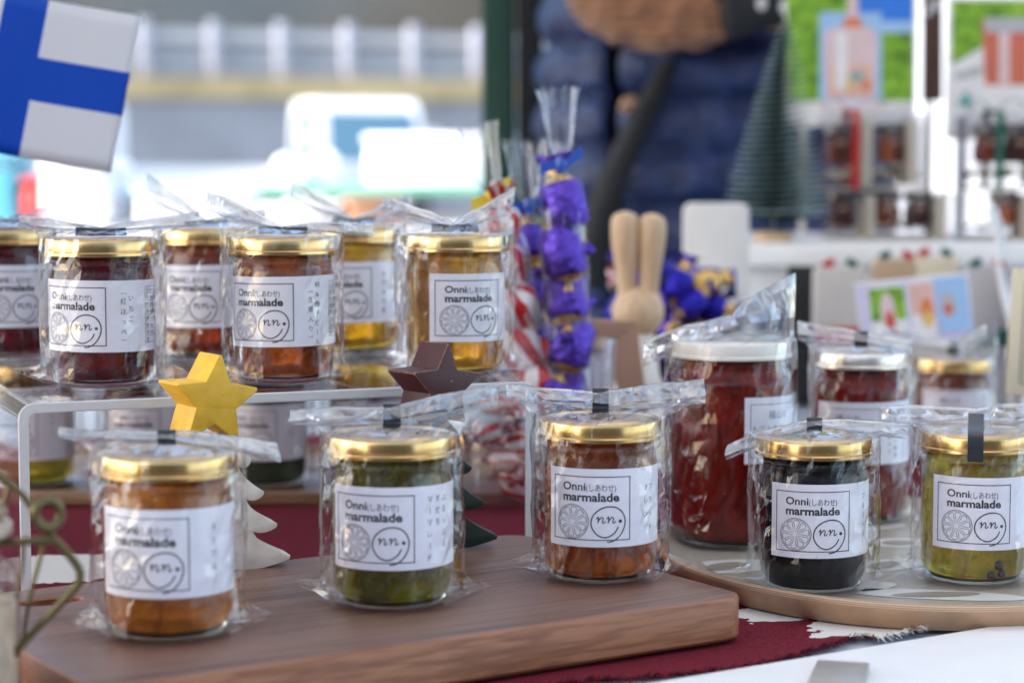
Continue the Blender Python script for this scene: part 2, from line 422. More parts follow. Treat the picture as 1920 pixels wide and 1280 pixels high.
for j in range(ny + 1):
    for i in range(nx + 1):
        x = -260 + 520 * i / nx; t = j / ny; y = 95 + 190 * t
        z = GZ - 1 + 95 * (t ** 0.85) * (0.85 + 0.25 * noise.noise((x * .008, y * .006, 3))) + 5 * noise.noise((x * .09, y * .09, 1)) * min(1, t * 6)
        vs.append((x, y, z))
for j in range(ny):
    for i in range(nx):
        a = j * (nx + 1) + i; fs.append((a, a + 1, a + nx + 2, a + nx + 1))
struct(mesh('hill', vs, fs, hillmat(), None, True))
# retaining wall with a kerb band and a guard rail on top: left end nearer
concrete = plain('concrete', (0.30, 0.30, 0.32), 0.85, 0.18, 0.8)
tan = plain('tan_stone', (0.46, 0.36, 0.19), 0.85, 0.2, 1.2)
wl = Vector((-17, 35.0)); wr = Vector((30, 50.0)); wd = (wr - wl).normalized(); wa = atan2(wd.y, wd.x); wlen = (wr - wl).length
wall = thing('retaining_wall', 'long grey concrete retaining wall with a tan stone band behind the parked trucks', 'wall', (wl.x, wl.y, GZ), wa)
box('wall_face', (wlen / 2, 0.4, 1.1), (wlen, 0.8, 2.2), concrete, wall)
box('coping_band', (wlen / 2, 0.36, 2.4), (wlen, 0.9, 0.39), tan, wall)
rail = thing('guard_rail', 'grey roadside guard rail with pale upright posts on the retaining wall', 'guard rail', (wl.x, wl.y, GZ + 2.6), wa)
railm = plain('rail_grey', (0.27, 0.29, 0.33), 0.6, 0.1, 2); postm = plain('post_white', (0.42, 0.42, 0.48), 0.6, 0.08, 3)
box('rail_panel', (wlen / 2, 0.45, 0.29), (wlen, 0.10, 0.54), railm, rail)
box('top_beam', (wlen / 2, 0.45, 0.78), (wlen, 0.08, 0.20), plain('beam_pale', (0.44, 0.45, 0.48), 0.6, 0.1, 2), rail)
p0 = box('post', (0.6, 0.30, 0.52), (0.20, 0.16, 1.04), postm, rail, 0.02)
for i in range(1, int(wlen / 1.28)):
    link('post', p0.data, rail, (0.6 + 1.28 * i, 0.30, 0.52))
# ------------------------------------------------------------------ two small trucks
carw = plain('white_car_paint', (0.82, 0.82, 0.82), 0.3, 0.02, 3, coat=0.6)
darkglass = newmat('windscreen_glass'); setp(darkglass[2], col=(0.10, 0.20, 0.27), rough=0.05, coat=0.5); darkglass = darkglass[0]  # blue reflection put into the glass colour
rubber = plain('tyre_rubber', (0.02, 0.02, 0.02), 0.85, 0.2, 20); steel = plain('wheel_steel', (0.45, 0.45, 0.46), 0.4, 0.1, 20, metal=0.8)
dark = plain('dark_plastic', (0.03, 0.03, 0.032), 0.6, 0.2, 20)
amber = plain('lamp_lens', (0.75, 0.72, 0.66), 0.15, 0.1, 60)
def truck(label, loc, rz):
    t = thing('pickup_truck', label, 'truck', loc, rz, 'small white trucks parked before the wall')
    W = 1.42
    # cab: side profile (y forward = -), extruded across x
    prof = rounded([(-1.62, 0.42), (-1.66, 0.95), (-1.36, 1.70), (-1.20, 1.78), (-0.30, 1.78), (-0.22, 1.70), (-0.22, 0.42)], [.05, .12, .14, .10, .10, .08, .02], 5)
    vs = [(-W / 2 + (0.07 if z > 1.0 else 0.0) * (z - 1.0) / .7, y, z) for y, z in prof] + [(W / 2 - (0.07 if z > 1.0 else 0.0) * (z - 1.0) / .7, y, z) for y, z in prof]
    n = len(prof); fs = [tuple(range(n)), tuple(reversed(range(n, 2 * n)))] + [(i, n + i, n + (i + 1) % n, (i + 1) % n) for i in range(n)]
    fs = [tuple(reversed(f)) for f in fs]
    o = mesh('cab', vs, fs, carw, t); smooth_by_angle(o, 30)
    # windscreen, side windows, grille
    mesh('windscreen', [(-.60, -1.645, 1.02), (.60, -1.645, 1.02), (.545, -1.40, 1.63), (-.545, -1.40, 1.63)], [(0, 1, 2, 3)], darkglass, t)
    for s in (-1, 1):
        mesh('side_window', [(s * (W / 2 + .004), -1.45, 1.06), (s * (W / 2 + .004), -.42, 1.06), (s * (W / 2 - .05), -.42, 1.62), (s * (W / 2 - .05), -1.24, 1.62)], [(0, 1, 2, 3)], darkglass, t)
        box('headlight', (s * .52, -1.665, .78), (.26, .05, .16), amber, t, 0.02)
        box('mirror', (s * (W / 2 + .13), -1.42, 1.28), (.14, .06, .26), carw, t, 0.025)
        for y in (-1.05, 0.95):
            wv, wf = lathe([(.12, -.07), (.25, -.075), (.27, -.04), (.27, .04), (.25, .075), (.12, .07)], 24)
            wh = mesh('wheel', wv, wf, rubber, t, True); wh.location = (s * .60, y, .27); wh.rotation_euler = (0, pi / 2, 0)
            rv, rf = lathe([(.02, -.078), (.13, -.06), (.155, -.078), (.155, .078), (.13, .06), (.02, .078)], 20)
            mesh('rim', rv, rf, steel, wh, True)
    box('bumper', (0, -1.67, .50), (1.40, .08, .18), dark, t, .02)
    box('bed_floor', (0, .78, .62), (1.40, 1.94, .08), carw, t, .01)
    for s in (-1, 1): box('bed_side', (s * .69, .78, .80), (.03, 1.94, .28), carw, t, .008)
    box('tailgate', (0, 1.74, .80), (1.35, .03, .28), carw, t, .008)
    box('chassis', (0, .3, .42), (.9, 3.1, .22), dark, t, .01)
    return t
truck('white pickup truck cab with windscreen coloured as a blue reflection parked before the concrete wall', (xat(632, 27), 27, GZ), R(22))
truck('white pickup truck half hidden behind the blue and white flag', (xat(240, 27), 27, GZ), R(-62))

# ------------------------------------------------------------------ tents: white canopies on dark poles
def canopymat():
    m, nt, p, o = newmat('tent_fabric'); nt.nodes.remove(p)
    d = nt.nodes.new('ShaderNodeBsdfDiffuse'); d.inputs[0].default_value = (.80, .80, .80, 1)
    t = nt.nodes.new('ShaderNodeBsdfTranslucent'); t.inputs[0].default_value = (.80, .80, .78, 1)
    x = nt.nodes.new('ShaderNodeMixShader'); x.inputs[0].default_value = 0.3
    nt.links.new(d.outputs[0], x.inputs[1]); nt.links.new(t.outputs[0], x.inputs[2]); nt.links.new(x.outputs[0], o.inputs[0]); return m
M['canopy'] = canopymat()
greenpole = plain('dark_green_cover', (0.006, 0.045, 0.03), 0.7, 0.2, 8); blackpole = plain('black_pole', (0.008, 0.009, 0.010), 0.6, 0.2, 8)
def tent(label, x0, x1, y0, y1, poles):
    t = thing('market_tent', label, 'tent', ((x0 + x1) / 2, (y0 + y1) / 2, GZ))
    hx, hy = (x1 - x0) / 2 - .02, (y1 - y0) / 2; e = 2.12; pk = 2.85
    rf = mesh('canopy', [(-hx, -hy, e), (hx, -hy, e), (hx, hy, e), (-hx, hy, e), (0, 0, pk)], [(0, 1, 4), (1, 2, 4), (2, 3, 4), (3, 0, 4)], M['canopy'], t)
    for a, b in (((-hx, -hy), (hx, -hy)), ((hx, -hy), (hx, hy)), ((hx, hy), (-hx, hy)), ((-hx, hy), (-hx, -hy))):
        mesh('valance', [(a[0], a[1], e), (b[0], b[1], e), (b[0], b[1], e - .2), (a[0], a[1], e - .2)], [(0, 1, 2, 3)], M['canopy'], rf)
    for (px, py) in poles:
        box('pole', (px - t.location.x, py - t.location.y, 1.05), (.035, .035, 2.1), blackpole, t, .004)
    return t
ta = tent('white peaked market tent on slim black poles over the jam stall', -3.1, -.02, -.9, 3.3, [(-3.06, -.86), (-3.06, 3.26)])
tb = tent('white peaked market tent over the gift box stall, sharing the green post', .02, 3.1, -.9, 3.3, [(3.06, -.86), (3.06, 3.26)])
gp = thing('tent_post', 'dark green covered tent post standing behind the bags of sweets', 'post', (xat(960, 3.15), 3.15, GZ))
prism('post_cover', rounded([(-.046, -.03), (.006, -.036), (.004, .03), (-.042, .03)], .008, 4), 0.02, 2.1, greenpole, gp)
prism('post_core', rounded([(.008, -.024), (.046, -.022), (.046, .022), (.008, .022)], .004, 3), 0.0, 2.1, blackpole, gp)

# added hall, unseen behind the camera: cuts frontal light, gives jars and film reflections
hall = thing('blocker_hall', 'unseen long low brown timber hall added behind the camera to block light', 'building', (0, -8.5, GZ))
hw = wood('hall_boards', [(.10, .06, .035), (.18, .11, .06), (.25, .16, .09)], 2, .06, .8)
box('wall', (0, -2, 1.6), (17, 4, 3.2), hw, hall)
mesh('roof', [(-9, .6, 3.1), (9, .6, 3.1), (9, -2, 4.6), (-9, -2, 4.6), (9, -4.6, 3.1), (-9, -4.6, 3.1)], [(0, 1, 2, 3), (3, 2, 4, 5)], plain('roof_tiles', (.10, .10, .11), .7, .2, 3), hall)
for x in (-7, -4.6, -2.2, 2.4, 4.8, 7.2):
    wn = box('window', (x, .03, 1.75), (1.3, .08, 1.2), plain('window_frame', (.5, .46, .40), .6), hall); box('pane', (0, .045, 0), (1.1, .02, 1.0), darkglass, wn)
dr = box('door', (0, .03, 1.1), (1.6, .08, 2.2), plain('door_wood', (.22, .13, .07), .6), hall); box('handle', (.5, .07, 0), (.04, .06, .2), M['silver'], dr)
# ================================================================== the stall table
def vinyl():
    m, nt, p, o = newmat('vinyl_cover'); v = coord(nt); n = noise_node(nt, 9, 3, v)
    nt.links.new(ramp(nt, n.outputs[0], [(0.3, (0.50, 0.58, 0.66)), (0.7, (0.60, 0.67, 0.74))]), p.inputs['Base Color']); setp(p, rough=0.22, coat=0.3); bump(nt, p, n.outputs[0], 0.25, 0.01); return m
tb = thing('stall_table', 'long stall table under a shiny pale blue vinyl cover', 'table', (0.1, 1.75, GZ))
box('table_top', (0, 0, .72 - .0145), (2.3, 2.0, .025), plain('table_board', (.3, .24, .18), .6), tb, .003)
box('vinyl_cover', (0, 0, .72 - .001), (2.32, 2.02, .002), vinyl(), tb)
for sx in (-1.05, 1.05):
    for sy in (-.92, .92): box('leg', (sx, sy, .353), (.04, .04, .706), M['silver'], tb, .004)

# printed cloth with frayed hem
def clothmat():
    m, nt, p, o = newmat('printed_cloth'); v = coord(nt)
    n = noise_node(nt, 7.5, 5, v, 0.6, 0.4)
    sx = nt.nodes.new('ShaderNodeSeparateXYZ'); nt.links.new(v, sx.inputs[0])
    # white motif in the free corner and at two other places (object coordinates = metres on the table)
    def blob(cx, cy, r, n0):
        d = nt.nodes.new('ShaderNodeVectorMath'); d.operation = 'DISTANCE'; d.inputs[1].default_value = (cx, cy, 0)
        nt.links.new(v, d.inputs[0])
        q = nt.nodes.new('ShaderNodeMath'); q.operation = 'MULTIPLY_ADD'; q.inputs[1].default_value = 0.10; q.inputs[2].default_value = -r - .05
        nt.links.new(n0, q.inputs[0]); a = nt.nodes.new('ShaderNodeMath'); a.operation = 'ADD'
        nt.links.new(d.outputs['Value'], a.inputs[0]); nt.links.new(q.outputs[0], a.inputs[1]); return a.outputs[0]
    n3 = noise_node(nt, 26, 4, v, 0.6)
    bs = [blob(c[0], c[1], c[2], n3.outputs[0]) for c in CLOTH_WHITE]
    cur = bs[0]
    for b in bs[1:]:
        mn = nt.nodes.new('ShaderNodeMath'); mn.operation = 'MINIMUM'; nt.links.new(cur, mn.inputs[0]); nt.links.new(b, mn.inputs[1]); cur = mn.outputs[0]
    lt = nt.nodes.new('ShaderNodeMath'); lt.operation = 'LESS_THAN'; lt.inputs[1].default_value = 0.0; nt.links.new(cur, lt.inputs[0])
    wv = noise_node(nt, 700, 2, v)
    red = ramp(nt, wv.outputs[0], [(0.3, (0.10, 0.008, 0.018)), (0.7, (0.19, 0.022, 0.036))])
    mx = nt.nodes.new('ShaderNodeMixRGB'); nt.links.new(lt.outputs[0], mx.inputs[0]); nt.links.new(red, mx.inputs[1]); mx.inputs[2].default_value = (.72, .69, .66, 1)
    nt.links.new(mx.outputs[0], p.inputs['Base Color']); setp(p, rough=0.95, spec=0.1); bump(nt, p, wv.outputs[0], 0.3, 0.0006); return m
A1 = onz(1300, 1256, .003); A2 = onz(1490, 1226, .003); A3 = onz(1605, 1192, .003); A4 = onz(1655, 1198, .003); A5 = onz(1765, 1172, .003)
CLOTH_WHITE = [(onz(1480, 1140, .003).x, onz(1480, 1140, .003).y, .034), (onz(1590, 1165, .003).x, onz(1590, 1165, .003).y, .026), (onz(1650, 1182, .003).x, onz(1650, 1182, .003).y, .030), (onz(1720, 1160, .003).x, onz(1720, 1160, .003).y, .05),
               (onz(120, 1062, .003).x, onz(120, 1062, .003).y, .045), (onz(1300, 1290, .003).x, onz(1300, 1262, .003).y - .012, .018), (A1.x - .5, A1.y - .1, .06), (.2, 1.75, .09), (-.5, 1.7, .1)]
front = spline([(-.62, .80, 0), (-.3, .885, 0), (-.1, .955, 0), (A1.x, A1.y, 0), (A2.x, A2.y, 0), (A3.x, A3.y, 0), (A4.x, A4.y, 0), (A5.x, A5.y, 0)], 14)
cm = clothmat()
nf = len(front); nb = 40; vs = []; fs = []
for i, p in enumerate(front):
    t = i / (nf - 1)
    q = Vector((-.75 + (.62 + .75) * t + 0.0, 1.95, 0)) if t < 1 else Vector((.62, 1.95, 0))
    for j in range(nb + 1):
        s = j / nb; s2 = s ** 1.6
        v = p.lerp(q, s2)
        near = max(0, 1 - s * 9) * (0.4 + 1.0 * max(0, (t - .72) / .28))
        v.z = .0018 + .0035 * near * (0.6 + noise.noise((v.x * 24, v.y * 24, 2))) + .001 * max(0, noise.noise((v.x * 16, v.y * 16, 5)))
        vs.append(v)
for i in range(nf - 1):
    for j in range(nb):
        a = i * (nb + 1) + j; fs.append((a, a + nb + 1, a + nb + 2, a + 1))
cl = mesh('table_cloth', vs, fs, cm, None, True); tag(cl, 'maroon printed cloth with white motifs and a frayed hem on the table', 'cloth')
# frayed threads along the front hem
rnd = random.Random(5); tv = []; tf = []
for i in range(nf - 1):
    a = Vector(vs[i * (nb + 1)]); b = Vector(vs[(i + 1) * (nb + 1)]); d = b - a; L = d.length
    out = Vector((d.y, -d.x, 0)).normalized()
    for k in range(int(L / .00045)):
        s = rnd.random(); p = a.lerp(b, s); l = rnd.uniform(.0035, .008) ; e = p + out * l + d.normalized() * rnd.uniform(-.003, .003) + Vector((0, 0, rnd.uniform(-.002, .003)))
        e.z = max(e.z, .0012); mid = p.lerp(e, .5) + Vector((0, 0, rnd.uniform(0, .002))); w = d.normalized() * rnd.uniform(.0002, .0006); up = Vector((0, 0, .0003))
        n0 = len(tv); tv += [p - w, p + w, mid + w, mid - w, e + up]; tf += [(n0, n0 + 1, n0 + 2, n0 + 3), (n0 + 3, n0 + 2, n0 + 4)]
fr = mesh('fringe', tv, tf, cm, cl); fr['kind'] = 'stuff'

# white sheet and grey clip in front, at the table edge
P = [onz(1180, 1292, .004), onz(1925, 1168, .004), onz(2150, 1250, .004), onz(1600, 1420, .004)]
sh = prism('paper_sheet', [(p.x, p.y) for p in P], .0035, .0055, M['white']); tag(sh, 'plain white sheet lying at the front edge of the table', 'sheet')
c = onz(1560, 1262, .006)
cb = box('plastic_clip', (c.x, c.y - .018, .0078), (.026, .06, .004), plain('clip_grey', (.33, .31, .29), .3), None, .001, R(-14)); tag(cb, 'grey plastic clip on the white sheet', 'clip')

# ------------------------------------------------------------------ walnut board
BT = 0.027; BA = R(33); BC = Vector((.128, 1.090)); bu = Vector((cos(BA), sin(BA))); bn = Vector((-sin(BA), cos(BA)))
bd = thing('cutting_board', 'walnut cutting board with rounded corners carrying three jars', 'cutting board', (BC.x, BC.y, .004), BA)
BL, BW, BH = .37, .226, BT - .004
out = rounded([(-BL, 0), (0, 0), (0, BW), (-BL, BW)], [.02, .018, .018, .02], 8)
hole = [(-.318 + .017 * cos(2 * pi * i / 24), .190 + .009 * sin(2 * pi * i / 24)) for i in range(24)]
bm = bmesh.new()
def loop(pts, z): return [bm.verts.new((x, y, z)) for x, y in pts]
def edges(l): return [bm.edges.new((l[i], l[(i + 1) % len(l)])) for i in range(len(l))]
def inset(pts, d):
    r = []; n = len(pts)
    for i in range(n):
        a = Vector(pts[i - 1]); b = Vector(pts[(i + 1) % n]); t = (b - a).normalized(); r.append((pts[i][0] - t.y * d, pts[i][1] + t.x * d))
    return r
lo = inset(out, .002)
rings = [loop(lo, 0), loop(out, .002), loop(out, BH - .002), loop(inset(out, .0006), BH - .0006), loop(lo, BH)]
hin = inset(hole, -.0012)
hr = [loop(hin, 0), loop(hole, .0012), loop(hole, BH - .0012), loop(hin, BH)]
sidef = []
for a, b in zip(rings[:-1], rings[1:]):
    for i in range(len(a)): sidef.append(bm.faces.new((a[i], a[(i + 1) % len(a)], b[(i + 1) % len(a)], b[i])))
for a, b in zip(hr[:-1], hr[1:]):
    for i in range(len(a)): sidef.append(bm.faces.new((a[(i + 1) % len(a)], a[i], b[i], b[(i + 1) % len(a)])))
for f in sidef: f.material_index = 1
for l0, l1 in ((rings[0], hr[0]), (rings[-1], hr[-1])):
    es = [bm.edges.get((l[i], l[(i + 1) % len(l)])) for l in (l0, l1) for i in range(len(l))]
    bmesh.ops.triangle_fill(bm, use_beauty=True, edges=es)
bmesh.ops.recalc_face_normals(bm, faces=bm.faces[:])
o = bm_obj('board', bm, M['walnut'], bd, 30); o.data.materials.append(M['walnut_side'])

# ------------------------------------------------------------------ round plywood tray with a printed top
TC = Vector((.250, 1.292)); TA, TB_ = .158, .187; TZ = .0085
def ell(k, z, n=96): return [(TA * k * cos(2 * pi * i / n), TB_ * k * sin(2 * pi * i / n), z) for i in range(n)]
def traymat():
    m, nt, p, o = newmat('tray_laminate'); v = coord(nt); n = noise_node(nt, 220, 2, v)
    nt.links.new(ramp(nt, n.outputs[0], [(0.3, (0.40, 0.35, 0.29)), (0.7, (0.45, 0.40, 0.335))]), p.inputs['Base Color']); setp(p, rough=0.35, coat=0.2); return m
def plymat():
    m, nt, p, o = newmat('plywood_layers'); v = coord(nt)
    wv = nt.nodes.new('ShaderNodeTexWave'); wv.bands_direction = 'Z'; wv.inputs['Scale'].default_value = 260; wv.inputs['Distortion'].default_value = .6; nt.links.new(v, wv.inputs['Vector'])
    nt.links.new(ramp(nt, wv.outputs['Fac'], [(0.25, (0.40, 0.24, 0.14)), (0.75, (0.62, 0.44, 0.30))]), p.inputs['Base Color']); setp(p, rough=.5); return m
tr = thing('serving_tray', 'oval birch plywood tray with beige and white printed top', 'tray', (TC.x, TC.y, 0))
ks = [(.0, TZ), (.5, TZ), (.86, TZ), (.91, TZ + .001), (.955, TZ + .0045), (.985, TZ + .0085), (1.0, TZ + .010)]
vs = []; fs = []; n = 96
vs.append((0, 0, TZ))
for k, z in ks[1:]: vs += ell(k, z)
for i in range(n): fs.append((0, 1 + i, 1 + (i + 1) % n))
for j in range(len(ks) - 2):
    b = 1 + j * n
    for i in range(n): fs.append((b + i, b + n + i, b + n + (i + 1) % n, b + (i + 1) % n))
mesh('tray_top', vs, fs, traymat(), tr, True)
vs = []; fs = []; pr = [(1.0, TZ + .010), (1.006, TZ + .0088), (1.0, TZ + .0060), (.965, .0030), (.93, .0021), (.5, .0021)]
for k, z in pr: vs += ell(k, z)
for j in range(len(pr) - 1):
    for i in range(n): fs.append((j * n + i, j * n + (i + 1) % n, (j + 1) * n + (i + 1) % n, (j + 1) * n + i))
fm = [1 if j < 2 else 0 for j in range(len(pr) - 1) for i in range(n)]
fs.append(tuple((len(pr) - 1) * n + i for i in range(n))); fm.append(0)
fs = [tuple(reversed(f)) for f in fs]
mesh('tray_underside', vs, fs, None, tr, True, mats=[M['trayedge'], plymat()], fmat=fm)
motw = plain('print_white', (.66, .64, .60), .4, .04, 80); motg = plain('print_taupe', (.30, .26, .215), .4, .04, 80)
rnd = random.Random(11)
def motif(px, py, a, b, rot, mat, lift):
    q = onz(px, py, TZ); c = Vector((q.x - TC.x, q.y - TC.y)); pts = []
    for i in range(28):
        t = 2 * pi * i / 28; k = 1 + .10 * noise.noise((px * .1 + cos(t), py * .1 + sin(t), 1)); x = a * k * cos(t); y = b * k * sin(t)
        pts.append((c.x + x * cos(rot) - y * sin(rot), c.y + x * sin(rot) + y * cos(rot)))
    pts = [p for p in pts if (p[0] / TA) ** 2 + (p[1] / TB_) ** 2 < .86 ** 2]
    if len(pts) > 5: mesh('print_motif', [(x, y, TZ + lift) for x, y in pts], [tuple(range(len(pts)))], mat, tr)
for px, py, a, b, rot in [(1365, 1062, .030, .020, .5), (1560, 1100, .040, .016, .2), (1690, 1018, .022, .017, 0), (1760, 1115, .05, .014, -.2), (1660, 1060, .030, .016, .6), (1880, 1065, .035, .02, .2), (1450, 1010, .03, .02, 0), (1620, 985, .03, .02, .3)]:
    motif(px, py, a, b, rot, motw, .0003)
    motif(px - 4, py, a * .52, b * .48, rot + .3, motg, .0006)

def edgemat():
    m, nt, p, o = newmat('lit_sawn_edge'); setp(p, col=(.95, .96, .98), rough=.25, coat=.5)
    tl = nt.nodes.new('ShaderNodeBsdfTranslucent'); tl.inputs[0].default_value = (.9, .92, .95, 1); ms = nt.nodes.new('ShaderNodeMixShader'); ms.inputs[0].default_value = .4
    nt.links.new(p.outputs[0], ms.inputs[1]); nt.links.new(tl.outputs[0], ms.inputs[2]); nt.links.new(ms.outputs[0], o.inputs[0]); return m
M['acrylic_edge'] = edgemat()  # sawn edge whitened to stand in for light gathered inside the acrylic
# ------------------------------------------------------------------ clear acrylic riser
S0 = Vector((-.276, 1.154)); S1 = Vector((.014, 1.277)); sa = atan2((S1 - S0).y, (S1 - S0).x); SL = (S1 - S0).length; SD = .34; SZ = .122
th = .006
bm = bmesh.new()
prof = rounded([(0, .0022), (0, SZ), (SL, SZ), (SL, .0022), (SL - th, .0022), (SL - th, SZ - th), (th, SZ - th), (th, .0022)], [0, .009, .009, 0, 0, .004, .004, 0], 6)
vv = [bm.verts.new((x, 0, z)) for x, z in prof]; f = bm.faces.new(vv)
r = bmesh.ops.extrude_face_region(bm, geom=[f])
for g in r['geom']:
    if isinstance(g, bmesh.types.BMVert): g.co.y = SD
bmesh.ops.recalc_face_normals(bm, faces=bm.faces[:])
ed = [e for e in bm.edges if abs(e.verts[0].co.y - e.verts[1].co.y) < 1e-9]
bmesh.ops.bevel(bm, geom=ed, offset=.0007, segments=1, affect='EDGES')
bm.normal_update()
for f in bm.faces:
    if abs(f.normal.y) > .5: f.material_index = 1
rs = bm_obj('display_riser', bm, M['acrylic'], None, 30); rs.data.materials.append(M['acrylic_edge']); rs.location = (S0.x, S0.y, 0); rs.rotation_euler = (0, 0, sa)
tag(rs, 'clear acrylic display riser carrying six jars', 'display stand')
# ================================================================== jars
def mdata(name, vs, fs, mats, smooth=True, fmat=None, ang=40):
    me = bpy.data.meshes.new(name); me.from_pydata([tuple(v) for v in vs], [], fs)
    for q in mats: me.materials.append(q)
    if fmat:
        for i, p in enumerate(me.polygons): p.material_index = fmat[i]
    me.update()
    if smooth:
        me.polygons.foreach_set('use_smooth', [True] * len(me.polygons))
        bm = bmesh.new(); bm.from_mesh(me)
        for e in bm.edges:
            if len(e.link_faces) == 2 and e.calc_face_angle(0) > R(ang): e.smooth = False
        bm.to_mesh(me); bm.free()
    return me
def jar_meshes(r, h, rl, key, shoulder=.0):
    """glass body, lid and filling profile for a jar: body radius r, total height h, lid radius rl (m)"""
    lh = .0112
    t = h - lh                                  # underside of the lid
    body = [(0.0, .0022), (r * .55, .0016), (r * .72, .0), (r * .84, .0006), (r * .93, .0035), (r * .975, .009), (r * .988, .016), (r, t * .55), (r, t - .013 - shoulder),
            (r - .0008 - shoulder * .1, t - .010), (rl - .0035, t - .0065), (rl - .001, t - .0045), (rl - .0005, t - .003), (rl - .0015, t - .0012), (rl - .004, t)]
    gv, gf = lathe(body, 64, closed_ends=False)
    base = [(0, .0026), (r * .60, .0026), (r * .76, .0008), (r * .84, .0014), (r * .90, .0036), (r * .86, .0042), (0, .0042)]
    bv, bf = lathe(base, 48, closed_ends=False)
    glass = mdata('jar_glass_' + key, gv, gf, [M['glass']]); 
    gbase = mdata('jar_base_' + key, bv, bf, [M['solidglass']])
    g = .0013
    g = .0005
    fill = [(0, .0046), (r * .70, .0046), (r * .87, .0052), (r * .935, .0080), (r * .965, .0120), (r - g, t * .55), (r - g, t - .013 - shoulder), (r - g - .0012 - shoulder * .1, t - .0095), (rl - .0045, t - .006), (rl - .0045, t - .001), (0, t - .001)]
    lid = [(rl - .0022, t + .0004), (rl - .0004, t), (rl + .0004, t + .0007), (rl + .0003, t + .0022), (rl - .0003, t + .003), (rl - .0003, t + .0088), (rl - .0008, t + .0101), (rl - .0020, t + .0108), (rl - .0036, t + .0109),
           (rl - .0052, t + .0100), (rl - .0095, t + .0098), (rl - .0105, t + .0104), (0, t + .0104)]
    return glass, gbase, fill, lid, t
JM = jar_meshes(.0315, .0895, .0340, 'marmalade')
_lid = {}
def lid_mesh(lid, key, mat):
    k = (key, mat.name)
    if k not in _lid: v, f = lathe(lid, 64, closed_ends=False); _lid[k] = mdata('lid_' + key, v, f, [mat], ang=28)
    return _lid[k]
def film_noise(x, y, z): return noise.noise((x, y, z))
def bag_mesh(Rb, H, WL, WR, tl, tr, seed, yb=.006, ear=.016, band=.009, lens=.0022, bow=0.0):
    """cellophane bag: tube round the jar, flattened above the lid into a folded band with two wings.
    tl / tr = (z of the wing tip's top, z of its bottom) above the jar's foot, for -x and +x"""
    N = 52; rows = []
    def circ(th, z, r):
        c, s = cos(th), sin(th)
        q = (abs(c) ** 3.0)
        wr = film_noise(c * 2.2 + seed, s * 2.2, z * 9)
        wr2 = 1 - 2.2 * abs(film_noise(c * 3.6 + seed * 1.7, s * 3.6 + 4, z * 22 + c * 2))
        wr3 = 1 - 2.6 * abs(film_noise(c * 7 + seed, s * 7 - 3, z * 55))
        rr = r + max(0, .0020 * wr + .0016 * max(0, wr2) + .0003 * max(0, wr3)) 
        e = exp(-((z - .003) / .0065) ** 2) * ear
        sp = abs(c) ** 26
        lz = lens * (abs(c) ** 9) * min(1, max(0, (z - .004) / .02))
        x = (rr + lz + e * sp) * c; y = (rr + .0008) * s * (1 - .75 * sp * min(1, e / .01))
        zz = z + e * sp * (.25 + .5 * film_noise(seed, c, 3)) + .0012 * wr * min(1, z / .02)
        return Vector((x, y, max(.0004, zz)))
    zs = [.002, .0045, .008, .013, .020] + [.020 + (H - .022) * i / 11 for i in range(1, 11)] + [H - .001]
    rj = random.Random(int(seed * 10))
    rows.append([circ(2 * pi * i / N, .0006, Rb * .80) for i in range(N)])
    for j, z in enumerate(zs):
        row = []
        for i in range(N):
            jt = (rj.uniform(-.42, .42), rj.uniform(-.35, .35)) if 3 < j < len(zs) - 2 else (0, 0)
            if abs(cos(2 * pi * i / N)) > .97: jt = (0, 0)
            row.append(circ(2 * pi * (i + jt[0]) / N, z + jt[1] * .0062, Rb + (rj.uniform(0, .0019) * max(0, min(1, .45 + 1.6 * film_noise(cos(2 * pi * i / N) * 1.3 + seed, sin(2 * pi * i / N) * 1.3, z * 22))) if jt[1] else 0) - (.0022 if z < .004 else 0) - (.001 * max(0, (z - H + .008) / .008))))
        rows.append(row)
    def flat(i):
        th = (2 * pi * i / N) % (2 * pi)
        s = 1 - 2 * th / pi if th <= pi else -3 + 2 * th / pi
        return s, (1 if th > pi else -1)           # th in (pi, 2pi) is the front (y<0)
    def wing(s):
        W = WR if s > 0 else WL; top, bot = tr if s > 0 else tl; a = abs(s)
        zb0 = H + .0030; hb0 = band
        zb = zb0 + (bot - zb0) * a ** 1.15; hb = hb0 + ((top - bot) - hb0) * a ** .7
        return W * s, zb, hb
    for f, dz in ((.12, .0006), (.3, .0012), (.55, .0018), (.8, .0024), (1.0, .0030)):
        row = []
        for i in range(N):
            th = 2 * pi * i / N; c0 = circ(th, H, Rb - .0015); s, side = flat(i); X, zb, hb = wing(s)
            p = Vector((X, yb + bow * (s * s) - .0007 * side * -1, zb))
            q = c0.lerp(p, f); ff = f * f * (3 - 2 * f)
            q.z = (H + dz) * (1 - ff) + (zb) * ff + .0015 * (1 - 2.4 * abs(film_noise(q.x * 90 + seed, q.y * 90, f * 2))) * f * (1 - f) * 3
            row.append(q)
        rows.append(row)
    for kx, (v, off) in enumerate(((.15, .0006), (.35, .0010), (.55, .0012), (.75, .0010), (.9, .0009), (1.0, .0004), (1.0, -.0012), (.85, -.0022), (.6, -.0026), (.35, -.003))):
        row = []
        for i in range(N):
            s, side = flat(i); X, zb, hb = wing(s)
            wv = .0018 * (1 - 2.2 * abs(film_noise(X * 60 + seed * 3, v * 1.4, 2))) * min(1, abs(s) * 3 + .15)
            y = yb + bow * (s * s) + wv + (.0012 + .0022 * abs(s) * (1 - abs(s)) * 4) * (-1 if side > 0 else 1) * (1 - .8 * v) - (off if kx > 5 else 0) * -1.6
            tw = .0012 * film_noise(X * 45, seed, v * 3)
            row.append(Vector((X * (1 - .015 * v) + .002 * film_noise(s * 3, seed, v), y, zb + hb * v * (1 + tw * 20) + tw)))
        rows.append(row)
